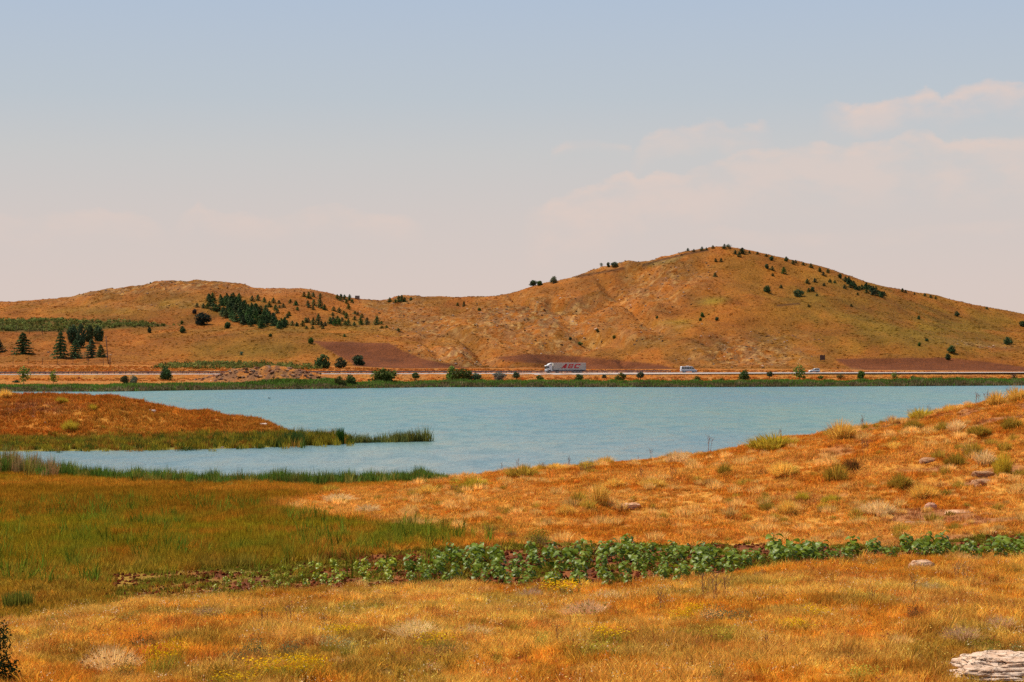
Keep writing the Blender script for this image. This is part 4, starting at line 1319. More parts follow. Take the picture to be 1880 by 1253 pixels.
# pines along the right shoulder of the main hill
SR = [(1263, 460, .6), (1274, 461, .5), (1289, 459, .8), (1297, 458, .5), (1309, 455, .6), (1350, 466, .8), (1357, 470, .9), (1376, 464, .5), (1391, 466, .5), (1407, 470, .5), (1417, 477, 1), (1444, 479, 1), (1456, 484, .8), (1461, 482, .6), (1475, 486, .6), (1489, 491, .9),
      (1505, 498, .9), (1512, 505, .8), (1520, 500, .8), (1542, 510, 1), (1557, 520, 1.1), (1314, 479, .6), (1324, 480, .7), (1408, 492, 1), (1418, 495, .8), (1419, 506, .6), (1313, 507, .8), (1482, 519, .9), (1496, 517, .8), (1492, 534, 1), (1485, 535, .8), (1434, 528, .7), (1513, 524, .6), (1500, 543, .5),
      (1485, 563, .5), (1551, 529, .8), (1524, 518, .8), (1533, 519, .6), (1563, 562, .5), (1575, 541, .5), (1657, 535, .7), (1663, 536, .5), (1679, 540, .4), (1698, 543, .6), (1709, 546, .6), (1718, 548, .5), (1812, 567, .5)]
for x_, y2, s_ in SR:
    sk = y2 < 505 and x_ > 1240 or x_ > 1650
    tree('pine_tree' if s_ < .95 else 'round_tree', x_, y2 + 1.5, 8.5 * s_ + 1,
         'tiny dark pine along the skyline of the main hill' if sk else 'tiny dark pine dotted on upper right flank of main hill', DKG, 6.5 * s_ + 1.5,
         'skyline pines of the main hill' if sk else 'pines dotted on the main hill flank')
for i in range(30):
    t_ = random.random()
    x_ = 1552 + 72 * t_; y2 = 523 + 22 * t_ + random.uniform(-6, 4)
    tree('pine_tree', x_, y2, random.uniform(7, 12), 'dark pine in the small ridge grove right of the summit', DKG, random.uniform(6, 9), 'pines of the small ridge grove')

# ------------------------------------------------------------------ posts, pole, boards
M_WOOD = plain('grey_wood', (.10, .065, .05), .9, scale=6)
M_BOARD = plain('brown_board', (.085, .045, .04), .8)
M_WIRE = plain('wire', (.12, .09, .08), .6)


def post_fence(pts, hpx, label, cross=False):
    G = [ground(px, y, 800, 1200) for px, y in pts]
    r = empty('wire_fence', G[0]); tag(r, label, 'fence')
    mb = MB()
    for i, g_ in enumerate(G):
        h = hpx * g_[1] / F
        d = Vector(g_) - Vector(G[0])
        m_ = MB().tube((0, 0, -.3), (0, 0, h), .11, .08, 6).mesh('post', M_WOOD)
        obj('post', m_, r, d)
        if i:
            for z in (.45, .7, .95):
                mb.tube(tuple(pd + Vector((0, 0, ph * z))), tuple(d + Vector((0, 0, h * z))), .02, n=4)
        pd, ph = d, h
    obj('wire', mb.mesh('wire', M_WIRE), r)


post_fence([(24, 669), (52, 669), (78, 670), (106, 670), (134, 671), (162, 671), (190, 672)], 13, 'row of tall dark fence posts behind the road at left')
post_fence([(-20, 607), (5, 609), (30, 611), (54, 614), (78, 616)], 17, 'row of tall posts at the lower edge of the upper crop rows')


def pole(px, y, hpx, r0, label, name, tilt=0, arm=True):
    X, Y, Z = ground(px, y, 800, 1200); h = hpx * Y / F
    r = empty(name, (X, Y, Z)); tag(r, label, 'pole')
    obj('shaft', MB().tube((0, 0, -.4), (tilt * h, 0, h), r0, r0 * .7, 8).mesh('shaft', M_WOOD, True), r)
    if arm:
        obj('crossarm', MB().box(tilt * h - .8, tilt * h + .8, -.08, .08, h * .93, h * .93 + .16).mesh('crossarm', M_WOOD), r)


pole(199, 669, 52, .22, 'tall bare wooden pole right of the pine cluster, leaning slightly', 'utility_pole', -.09)
pole(202, 672, 15, .25, 'short thick post at the foot of the tall bare pole', 'short_post', 0)

# roadside board and hilltop board
def board(name, px, y, wpx, hpx, legpx, label, cat, nrail):
    X, Y, Z = ground(px, y, 800, 1260); s = Y / F
    r = empty(name, (X, Y, Z)); tag(r, label, cat)
    W_, H_, Lg = wpx * s, hpx * s, legpx * s
    for i in range(nrail):
        z = Lg + H_ * i / nrail
        obj('panel', MB().box(-W_ / 2, W_ / 2, -.06 - .01 * (i % 2), .06, z, z + H_ / nrail * .94).mesh('panel', M_BOARD), r)
    for sx_ in (-1, 1):
        obj('leg', MB().box(sx_ * W_ * .36 - .08, sx_ * W_ * .36 + .08, .07, .22, -.4, Lg + H_ * .95).mesh('leg', M_STEELD), r)


board('roadside_sign', 1510, 664, 9.5, 9, 2.5, 'dark brown board sign on legs above the white car', 'sign', 4)
board('hilltop_billboard', 656, 551, 8.5, 6, 1.5, 'small dark board on the skyline right of the grove', 'billboard', 3)
X_, Y_, Z_ = ground(145, 700, 600, 735)
r = empty('marker_post', (X_, Y_, Z_)); tag(r, 'small dark red marker post on bank at far left', 'marker post')
obj('stake', MB().tube((0, 0, -.2), (0, 0, 1.0), .07, .07).mesh('stake', M_WOOD), r)
obj('plate', MB().box(-.25, .25, -.12, -.08, .75, 1.5).mesh('plate', plain('dark_red', (.20, .03, .02), .6)), r)

# ------------------------------------------------------------------ vehicles (x forward = left end at 0, y = width, z up)
M_WHITE = plain('white_paint', (.80, .79, .76), .35, var=.04, spec=.5)
M_WHITE2 = plain('silver_white_paint', (.70, .71, .72), .35, var=.04, spec=.5)
M_TARP = plain('tarpaulin', (.56, .50, .42), .7, var=.06, scale=1.2, bump=.15)
M_RED = plain('red_print', (.60, .035, .045), .6, var=.05)
M_GLASS = plain('dark_glass', (.02, .03, .035), .08, var=.1, spec=.8)
M_TYRE = plain('tyre', (.02, .02, .02), .9)
M_RIM = plain('rim', (.42, .42, .42), .4, metal=.6)
M_CHAS = plain('chassis_dark', (.03, .035, .05), .7)
M_SKIRT = plain('side_skirt', (.36, .37, .40), .5)
M_LAMP = plain('headlamp', (.8, .8, .8), .15)
M_TAIL = plain('tail_lamp', (.4, .02, .02), .3)


def wheel(parent, x, y, r, wd=.3):
    t_ = MB(); t_.tube((0, -wd / 2, 0), (0, wd / 2, 0), r, r, 18)
    o_ = obj('wheel', t_.mesh('tyre', M_TYRE), parent, (x, y, r)); o_.name = 'wheel'
    obj('rim', MB().tube((0, -wd / 2 - .02, 0), (0, -wd / 2 + .05, 0), r * .58, r * .55, 12).mesh('rim', M_RIM), o_)


def quad_panel(name, pts, y, th, mat, parent):
    obj(name, MB().prism_y(pts, y - th, y).mesh(name, mat), parent)


def truck(px):
    P, ang = on_road(px, -1.6)
    r = empty('lorry', P, ang)
    tag(r, 'long white articulated lorry with red ABC lettering driving left on the road', 'lorry')
    hw = 1.25
    cab = [(0.0, .45), (0.0, 1.45), (.10, 2.0), (.30, 2.85), (.55, 3.15), (1.1, 3.35), (1.7, 3.78), (2.45, 3.95), (2.45, 1.0), (2.3, .55), (1.95, .45), (1.9, .95), (1.35, 1.15), (.85, .95), (.75, .42)]
    # convex body pieces so that the wheel arch stays open
    b = MB()
    b.prism_y([(0.0, .45), (.02, 1.4), (.10, 2.0), (.30, 2.85), (.55, 3.1), (1.1, 3.2), (2.45, 3.2), (2.45, 1.15), (.75, 1.15), (.70, .42)], -hw, hw, .03)
    b.box(1.95, 2.6, -hw, hw, .5, 1.14)
    obj('cab_body', b.mesh('cab_body', M_WHITE), r)
    obj('roof_deflector', MB().prism_y([(.75, 3.16), (1.2, 3.55), (1.7, 3.82), (2.45, 3.98), (2.45, 3.16)], -hw + .08, hw - .08, .04).mesh('roof_deflector', M_WHITE), r)
    obj('sun_visor', MB().prism_y([(-.12, 2.72), (.05, 2.98), (.5, 3.05), (.36, 2.84)], -hw + .05, hw - .05).mesh('sun_visor', M_WHITE), r)
    obj('windscreen', MB().prism_y([(.005, 1.62), (-.03, 1.66), (.13, 2.66), (.22, 2.66)], -hw + .08, hw - .08).mesh('windscreen', M_GLASS), r)
    quad_panel('side_window', [(.34, 1.95), (.42, 2.65), (1.15, 2.65), (1.15, 1.95)], -hw - .005, .03, M_GLASS, r)
    obj('deflector_vent', MB().box(1.5, 2.2, -hw + .02, -hw + .06, 3.32, 3.48).mesh('deflector_vent', M_CHAS), r)
    obj('mirror', MB().box(.22, .36, -hw - .35, -hw - .08, 1.95, 2.6).mesh('mirror', M_CHAS), r)
    obj('mirror', MB().box(.22, .36, hw + .08, hw + .35, 1.95, 2.6).mesh('mirror', M_CHAS), r)
    obj('grille', MB().box(-.03, .02, -.8, .8, .75, 1.35).mesh('grille', M_SKIRT), r)
    obj('bumper', MB().box(-.08, .5, -hw + .01, hw - .01, .38, .68).mesh('bumper', M_WHITE2), r)
    for s in (-1, 1):
        obj('headlight', MB().box(-.10, -.02, s * .95 - .2, s * .95 + .2, .5, .65).mesh('headlight', M_LAMP), r)
    obj('fuel_tank', MB().tube((2.7, -hw + .32, .72), (4.0, -hw + .32, .72), .3, .3, 12).mesh('fuel_tank', M_RIM), r)
    obj('chassis', MB().box(.9, 16.3, -.45, .45, .75, 1.05).mesh('chassis', M_CHAS), r)
    # trailer
    x0, x1 = 2.95, 16.5
    obj('trailer_body', MB().box(x0, x1, -1.27, 1.27, 1.18, 3.92).mesh('trailer_body', M_TARP), r)
    obj('roof_edge', MB().box(x0 - .02, x1 + .02, -1.29, 1.29, 3.925, 4.02).mesh('roof_edge', M_WHITE), r)
    obj('front_post', MB().box(x0 - .03, x0 + .12, -1.30, -1.275, 1.18, 3.92).mesh('front_post', M_SKIRT), r)
    obj('rear_post', MB().box(x1 - .15, x1 + .03, -1.30, -1.275, 1.18, 3.92).mesh('rear_post', M_SKIRT), r)
    obj('lower_rail', MB().box(x0 + .4, x1, -1.30, 1.30, 1.0, 1.175).mesh('lower_rail', M_CHAS), r)
    sk = MB().box(5.2, 11.3, -1.24, -1.2, .52, .97).mesh('side_skirt', M_SKIRT)
    obj('side_skirt', sk, r)
    for i in range(1, 8):
        obj('curtain_strap', MB().box(x0 + i * 1.68, x0 + i * 1.68 + .05, -1.285, -1.272, 1.2, 1.75).mesh('curtain_strap', M_SKIRT), r)
    for x in (1.42, 4.75):
        for s in (-1, 1):
            wheel(r, x, s * 1.05, .5)
    for x in (11.9, 13.2, 14.5):
        for s in (-1, 1):
            wheel(r, x, s * 1.05, .48)
    for s in (-1, 1):
        obj('tail_light', MB().box(x1 + .005, x1 + .05, s * 1.0 - .2, s * 1.0 + .2, 1.0, 1.15).mesh('tail_light', M_TAIL), r)
    obj('tail_bumper', MB().box(x1 - .1, x1 + .02, -1.1, 1.1, .5, .65).mesh('tail_bumper', M_CHAS), r)
    # slanted heavy letters, built as flat solids on the curtain
    H_ = 1.75
    zb = 1.85

    def letter(name, polys, ox):
        mb = MB()
        for pl in polys:
            mb.prism_y([(ox + x * 1.22 + .45 * y, zb + y) for x, y in pl], -1.292, -1.276)
        obj(name, mb.mesh(name, M_RED), r)
    letter('letter_a', [[(0, 0), (.62, 0), (1.45, H_), (.85, H_)], [(.86, H_), (1.5, H_), (1.68, 0), (1.0, 0)], [(.38, .25), (1.0, .25), (1.0, .78), (.66, .78)]], 6.1)
    letter('letter_b', [[(0, 0), (1.35, 0), (1.62, .16), (1.62, .36), (0, .36)], [(.1, .70), (1.5, .70), (1.5, 1.04), (.1, 1.04)], [(0, H_ - .36), (1.62, H_ - .36), (1.60, H_ - .14), (1.35, H_), (0, H_)],
                        [(1.2, .36), (1.72, .36), (1.68, .62), (1.5, .70), (1.2, .70)], [(1.2, 1.04), (1.5, 1.04), (1.64, 1.16), (1.64, H_ - .36), (1.2, H_ - .36)], [(0, .362), (.5, .362), (.5, .698), (0, .698)], [(0, 1.042), (.5, 1.042), (.5, H_ - .362), (0, H_ - .362)]], 8.75)
    letter('letter_c', [[(.1, .36), (.1, .1), (.3, 0), (1.75, 0), (1.75, .4), (.1, .4)], [(0, .40), (.55, .40), (.55, H_ - .4), (0, H_ - .4)], [(.1, H_ - .4), (1.85, H_ - .4), (1.85, H_), (.3, H_), (.1, H_ - .12)], [(1.35, H_ - .62), (1.85, H_ - .62), (1.85, H_ - .4), (1.35, H_ - .4)]], 11.35)


truck(999.5)


def minibus(px):
    P, ang = on_road(px, -1.6)
    r = empty('minibus', P, ang)
    tag(r, 'silver white minibus with dark windows driving right on the road', 'minibus')
    L_, hw = 6.6, 1.0
    low_ = [(.0, .45), (.0, 1.35), (L_, 1.05), (L_ + .02, .80), (L_ - .05, .42)]
    up = [(.03, 1.33), (.06, 2.35), (.25, 2.58), (4.2, 2.62), (4.75, 2.50), (5.75, 1.42), (6.55, 1.10), (6.5, 1.05)]
    b = MB(); b.prism_y([(.0, .45), (.0, 1.40), (5.75, 1.40), (6.4, 1.16), (L_, .98), (L_ + .02, .6), (L_ - .1, .42)], -hw, hw, .02)
    b.prism_y([(.02, 1.41), (.08, 2.35), (.28, 2.58), (4.2, 2.62), (4.75, 2.50), (5.74, 1.41)], -hw + .06, hw - .06, .02)
    obj('body', b.mesh('body', M_WHITE2), r)
    xs = [(.25, 1.15), (1.28, 2.25), (2.38, 3.35), (3.48, 4.25)]
    for a_, b_ in xs:
        quad_panel('side_window', [(a_, 1.52), (a_ + .02, 2.25), (b_, 2.25), (b_, 1.52)], -hw + .045, .02, M_GLASS, r)
    quad_panel('cab_window', [(4.40, 1.52), (4.40, 2.2), (4.75, 2.2), (5.35, 1.52)], -hw + .045, .02, M_GLASS, r)
    obj('windscreen', MB().prism_y([(4.88, 2.40), (4.84, 2.46), (5.66, 1.54), (5.62, 1.50)], -hw + .14, hw - .14).mesh('windscreen', M_GLASS), r)
    obj('roof_hatch', MB().box(2.4, 3.4, -.4, .4, 2.63, 2.78).mesh('roof_hatch', M_WHITE), r)
    obj('lower_trim', MB().box(.1, 6.4, -hw - .02, -hw + .0, .62, .78).mesh('lower_trim', M_CHAS), r)
    obj('front_bumper', MB().box(L_ - .2, L_ + .1, -hw + .03, hw - .03, .38, .62).mesh('front_bumper', M_CHAS), r)
    obj('rear_bumper', MB().box(-.1, .2, -hw + .03, hw - .03, .38, .58).mesh('rear_bumper', M_CHAS), r)
    obj('wing_mirror', MB().box(5.1, 5.25, -hw - .25, -hw + .02, 1.5, 1.85).mesh('wing_mirror', M_CHAS), r)
    for s in (-1, 1):
        obj('headlight', MB().box(L_ - .08, L_ + .04, s * .8 - .15, s * .8 + .15, .85, 1.05).mesh('headlight', M_LAMP), r)
        obj('tail_light', MB().box(-.03, .02, s * .9 - .08, s * .9 + .08, 1.0, 1.4).mesh('tail_light', M_TAIL), r)
        wheel(r, 1.35, s * .86, .36, .24); wheel(r, 5.45, s * .86, .36, .24)


minibus(1247.5)


def car(px):
    P, ang = on_road(px, -1.6)
    r = empty('car', P, ang)
    tag(r, 'white hatchback car driving left beneath the brown board sign', 'car')
    hw = .84
    b = MB(); b.prism_y([(.0, .35), (.02, .70), (.25, .86), (1.3, .98), (4.3, 1.02), (4.5, .85), (4.5, .38), (4.3, .30), (.2, .30)], -hw, hw, .03)
    b.prism_y([(1.45, .99), (2.05, 1.52), (2.4, 1.66), (3.9, 1.72), (4.25, 1.60), (4.42, 1.02)], -hw + .08, hw - .08, .03)
    obj('body', b.mesh('body', M_WHITE), r)
    quad_panel('front_window', [(1.85, 1.08), (2.22, 1.50), (2.85, 1.55), (2.85, 1.08)], -hw + .07, .02, M_GLASS, r)
    quad_panel('rear_window', [(2.95, 1.08), (2.95, 1.56), (3.85, 1.56), (4.1, 1.10)], -hw + .07, .02, M_GLASS, r)
    obj('windscreen', MB().prism_y([(1.50, 1.05), (1.47, 1.09), (2.02, 1.53), (2.05, 1.49)], -hw + .16, hw - .16).mesh('windscreen', M_GLASS), r)
    obj('lower_trim', MB().box(.1, 4.4, -hw - .015, -hw + .01, .30, .46).mesh('lower_trim', M_CHAS), r)
    obj('bumper', MB().box(-.06, .2, -hw + .04, hw - .04, .28, .5).mesh('bumper', M_WHITE2), r)
    for s in (-1, 1):
        obj('headlight', MB().box(-.02, .05, s * .62 - .12, s * .62 + .12, .58, .70).mesh('headlight', M_LAMP), r)
        obj('tail_light', MB().box(4.48, 4.53, s * .7 - .08, s * .7 + .08, .75, .95).mesh('tail_light', M_TAIL), r)
        wheel(r, .85, s * .74, .31, .2); wheel(r, 3.6, s * .74, .31, .2)


car(1483)

# ------------------------------------------------------------------ crop plants: stem and broad leaves, each leaf a part
def leaf_mesh(seed):
    rr = random.Random(seed)
    n = 6
    V, Fc = [], []
    cup, dr = rr.uniform(.05, .25), rr.uniform(.15, .5)
    wds = [.0, .36, .5, .46, .3, .0]
    for i in range(n):
        t_ = i / (n - 1)
        x = t_; z = .12 * math.sin(t_ * 3.1) - dr * t_ * t_
        wv = wds[i]
        V += [(x, -wv, z + cup * wv), (x, 0, z - .03), (x, wv, z + cup * wv + rr.uniform(-.04, .04))]
    for i in range(n - 1):
        a_ = i * 3
        Fc += [(a_, a_ + 1, a_ + 4, a_ + 3), (a_ + 1, a_ + 2, a_ + 5, a_ + 4)]
    me = mesh_np('leaf', np.array(V), Fc, [M_LEAF], True)
    return me


M_LEAF, t, o = material('broad_leaf')
p = t.node('ShaderNodeBsdfPrincipled')
oi = t.node('ShaderNodeObjectInfo'); tcd = t.node('ShaderNodeTexCoord')
n = t.noise(tcd.outputs['Object'], 6, 3)
cr = t.mix(oi.outputs['Random'], (.050, .105, .004), (.20, .26, .012))
cr = t.mix(t.smooth(n, .35, .7), cr, t.mix(.5, cr, (.30, .36, .05)))
cr = t.mix(1.0, cr, oi.outputs['Color'], 'MULTIPLY')
t.l.new(cr, p.inputs['Base Color']); p.inputs['Roughness'].default_value = .4; p.inputs['Specular IOR Level'].default_value = .16
tr = t.node('ShaderNodeBsdfTranslucent'); t.l.new(cr, tr.inputs[0])
mxs = t.node('ShaderNodeMixShader'); mxs.inputs[0].default_value = .25
t.l.new(p.outputs[0], mxs.inputs[1]); t.l.new(tr.outputs[0], mxs.inputs[2]); t.l.new(mxs.outputs[0], o.inputs[0])
LEAVES = [leaf_mesh(i) for i in range(6)]


def crop_proto(nl, seed):
    rr = random.Random(seed)
    stem = MB(); top = (rr.uniform(-.06, .06), rr.uniform(-.06, .06), .9)
    stem.tube((0, 0, -.05), (top[0] * .5, top[1] * .5, .5), .022, .018, 5); stem.tube((top[0] * .5, top[1] * .5, .5), top, .018, .012, 5)
    sm = stem.mesh('stem', M_GSTEM)
    lv = []
    for i in range(nl):
        f_ = .25 + .75 * (i + .5) / nl
        a_ = i * 2.4 + rr.uniform(-.3, .3)
        s = .33 * (1.05 - .45 * abs(f_ - .6)) * rr.uniform(.8, 1.2)
        off = .05
        lv.append((LEAVES[rr.randrange(6)], (top[0] * f_ + math.cos(a_) * off, top[1] * f_ + math.sin(a_) * off, .95 * f_), (rr.uniform(-.45, .45), rr.uniform(-.3, .5), a_), s))
    return sm, lv


PROTO = [crop_proto(13, i) for i in range(6)]


def crop_plant(px, Y, h, label, group, col=None):
    X = (px - CX) / F * Y; Z = float(height(X, Y)[0])
    sm, lv = random.choice(PROTO)
    r = empty('crop_plant', (X, Y, Z), random.random() * 6.28); r.scale = (h * 1.05, h * 1.05, h)
    tag(r, label, 'crop plant', group)
    obj('stem', sm, r)
    lc = (1.7, 1.45, 1.0, 1) if px < 720 else (1.0, 1.0, 1.0, 1)
    for m_, lo, ro, s in lv:
        l = bpy.data.objects.new('leaf', m_); l.location = lo; l.rotation_euler = ro; l.scale = (s, s * .95, s); l.color = lc; link(l, r)


placed = []


def spaced(px, Y, d):
    X = (px - CX) / F * Y
    for a_, b_ in placed:
        if (a_ - X) ** 2 + (b_ - Y) ** 2 < d * d:
            return False
    placed.append((X, Y)); return True


# dense middle of the patch
tries = 0; c_ = 0
while c_ < 150 and tries < 9000:
    tries += 1
    px = random.uniform(690, 1385)
    y0 = np.interp(px, [690, 800, 950, 1050, 1180, 1300, 1390], [1046, 1028, 1024, 1012, 1010, 1028, 1034])
    y1 = np.interp(px, [690, 800, 900, 1050, 1150, 1250, 1340, 1390], [1070, 1080, 1082, 1086, 1080, 1074, 1062, 1046])
    y = random.uniform(y0, y1)
    gx, gY, gz = ground(px, y, 70, 112)
    if not spaced(px, gY, .75): continue
    front = y > (y0 + y1) / 2
    h = random.uniform(.5, .92) * (1.0 if px > 800 else .85)
    zone = ['left end', 'left part', 'middle', 'right part', 'right tip'][int(np.searchsorted([800, 930, 1090, 1230], px))]
    crop_plant(px, gY, h * (1.0 if front else 1.15), 'leafy green crop plant at the %s edge of the dense patch, %s' % ('front' if front else 'back', zone), 'plants at the %s edge of the dense patch, %s' % ('front' if front else 'back', zone))
    c_ += 1
# sparse young plants at the left end
tries = 0; c_ = 0
while c_ < 48 and tries < 4000:
    tries += 1
    px = random.uniform(395, 720)
    y = random.uniform(np.interp(px, [395, 560, 720], [1062, 1045, 1040]), np.interp(px, [395, 560, 720], [1088, 1086, 1072]))
    gx, gY, gz = ground(px, y, 70, 112)
    if not spaced(px, gY, .8): continue
    if px < 560:
        crop_plant(px, gY, random.uniform(.24, .38), 'small young crop plant on bare soil at left end of patch', 'small young plants at the left end')
    else:
        crop_plant(px, gY, random.uniform(.38, .56), 'medium crop plant on reddish soil between sparse and dense parts', 'medium plants left of the dense patch')
    c_ += 1
# row of clumps running to the right edge
for cx_, n_, wd_, yb, hh_, lb, gr in [(1392, 3, 20, 1036, .75, 'low crop plant at left start of the right hand strip', 'plants starting the right hand strip'),
                                      (1438, 14, 34, 1032, 1.25, 'tall bushy crop plant in first big clump of right strip', 'plants of the first big clump'),
                                      (1478, 7, 20, 1030, .9, 'crop plant at the right side of the first big clump', 'plants beside the first big clump'),
                                      (1535, 7, 28, 1029, .7, 'crop plant in the low clump before the tall single plant', 'plants of the second low clump'),
                                      (1563, 2, 6, 1018, 1.1, 'taller crop plant rising behind the second clump', 'taller plants behind the second clump'),
                                      (1602, 3, 12, 1020, 1.1, 'upright crop plant between second clump and middle gap', 'upright plants before the gap'),
                                      (1628, 4, 14, 1025, .7, 'crop plant in small clump left of the tan rock', 'plants left of the tan rock'),
                                      (1688, 11, 28, 1018, 1.05, 'crop plant in the clump just behind the tan rock', 'plants behind the tan rock'),
                                      (1728, 5, 16, 1020, .9, 'crop plant in the clump right behind of the tan rock', 'plants right behind the tan rock'),
                                      (1770, 3, 20, 1020, .45, 'low crop plant in the thin stretch near the right edge', 'low plants near the right edge'),
                                      (1848, 24, 55, 1022, 1.05, 'crop plant in the last thick clump at right edge', 'plants of the last thick clump')]:
    c_ = tries = 0
    while c_ < n_ and tries < 400:
        tries += 1
        px = cx_ + random.gauss(0, wd_ * .65); y = yb + random.uniform(-9, 8)
        gx, gY, gz = ground(px, y, 70, 112)
        if not spaced(px, gY, .55): continue
        crop_plant(px, gY, hh_ * random.uniform(.55, 1.05), lb, gr); c_ += 1

# ------------------------------------------------------------------ tussocks and shrubs of the near side
def dome_leaves(name, n, size, fl=0):
    pos, nv = lobes_cloud([(0, 0, .35, .5, .45), (.22, .1, .3, .3, .34), (-.2, -.05, .28, .32, .3)], n, .5)
    pos[:, 2] = np.maximum(pos[:, 2], .01)
    return flake_mesh(name, pos, nv, size, M_PLANT, .6)


def multi_dome(name, n, h, wd, lean, k=4):
    Vs, Ts, off = [], [], 0
    for i in range(k):
        m_ = blades('part', int(n / k), .5, h, wd, lean, M_PLANT, hvar=.3, dome=True)
        v = np.empty(len(m_.vertices) * 3); m_.vertices.foreach_get('co', v); v = v.reshape(-1, 3)
        t_ = np.empty(len(m_.loops), int); m_.loops.foreach_get('vertex_index', t_)
        a_ = i * 2.2 + random.random(); sc = 1.0 if i == 0 else random.uniform(.45, .8)
        d_ = 0 if i == 0 else random.uniform(.18, .36)
        Vs.append(v * [sc, sc, sc] + [math.cos(a_) * d_, math.sin(a_) * d_, 0]); Ts.append(t_.reshape(-1, 3) + off); off += len(v)
        bpy.data.meshes.remove(m_)
    me = mesh_np(name, np.concatenate(Vs), np.concatenate(Ts), [M_PLANT]); tones(me, 5, off // 5)
    return me


TUS = [multi_dome('tussock', 760, .62, .022, .6) for _ in range(5)]
FUZZ = [multi_dome('fuzzy_shrub', 1100, .55, .015, .65) for _ in range(4)]
SHR = [dome_leaves('low_shrub', 700, .05) for _ in range(3)]
CORE = [dome_leaves('stems', 260, .06) for _ in range(2)]
FLW = [flake_mesh('flower_heads', np.stack([rng.normal(0, .22, 240), rng.normal(0, .22, 240), (.36 + .32 * rng.random(240))], 1), np.tile([0, -.4, .8], (240, 1)), .042, M_PLANT) for _ in range(3)]
FST = [blades('flower_stems', 110, .42, .60, .014, .6, M_PLANT, hvar=.35) for _ in range(3)]


WK = {'grass_tussock': 1.4, 'fuzzy_shrub': 1.05, 'low_shrub': 1.0, 'flowering_plant': 1.6}
HK = {'grass_tussock': 1.35, 'fuzzy_shrub': 1.25, 'low_shrub': .95, 'flowering_plant': .95}


def near_plant(kind, px, y, wpx, hpx, label, col, col2=None, group=None, ymin=48, ymax=345):
    X, Y, Z = ground(px, y, ymin, ymax)
    s = Y / F
    r = empty(kind, (X, Y, Z - .03), random.random() * 6.28)
    tag(r, label, {'grass_tussock': 'grass tussock', 'fuzzy_shrub': 'shrub', 'low_shrub': 'shrub', 'flowering_plant': 'wildflower'}[kind], group)
    r.scale = (wpx * s * WK[kind], wpx * s * WK[kind], hpx * s * HK[kind] / .52)
    def jit(c):
        q_ = random.uniform(.85, 1.08)
        return (*[min(1, v * q_) for v in c], 1)
    if kind == 'grass_tussock':
        a_ = obj('blades', random.choice(TUS), r); a_.color = jit(col)
        b_ = obj('shade_base', random.choice(CORE), r); b_.scale = (.8, .8, .36); b_.color = jit((.30, .17, .03) if col2 is None or col2 == OLIVE else (.20, .09, .02))  # dark colour of the base paints in the shade under the dome
    elif kind == 'fuzzy_shrub':
        a_ = obj('seed_plumes', random.choice(FUZZ), r); a_.color = jit(col)
        b_ = obj('foliage', random.choice(CORE), r); b_.scale = (.95, .95, .6); b_.color = jit(col2 or (.17, .14, .03))
    elif kind == 'low_shrub':
        a_ = obj('foliage', random.choice(SHR), r); a_.color = jit(col)
        b_ = obj('twigs', random.choice(FST), r); b_.scale = (1.1, 1.1, .8); b_.color = jit((.28, .18, .08))
    else:
        a_ = obj('flower_heads', random.choice(FLW), r); a_['kind'] = 'stuff'; a_.color = jit(col)
        b_ = obj('stems', random.choice(FST), r); b_.color = jit(col2 or (.42, .36, .05))
    return r


STRAW, PALE, OLIVE, YG, PINK, TEAL, BRN, YEL, GRN = (.95, .60, .12), (.98, .70, .32), (.50, .33, .045), (.64, .48, .05), (.80, .52, .27), (.17, .20, .08), (.25, .11, .03), (.78, .48, .01), (.24, .24, .02)
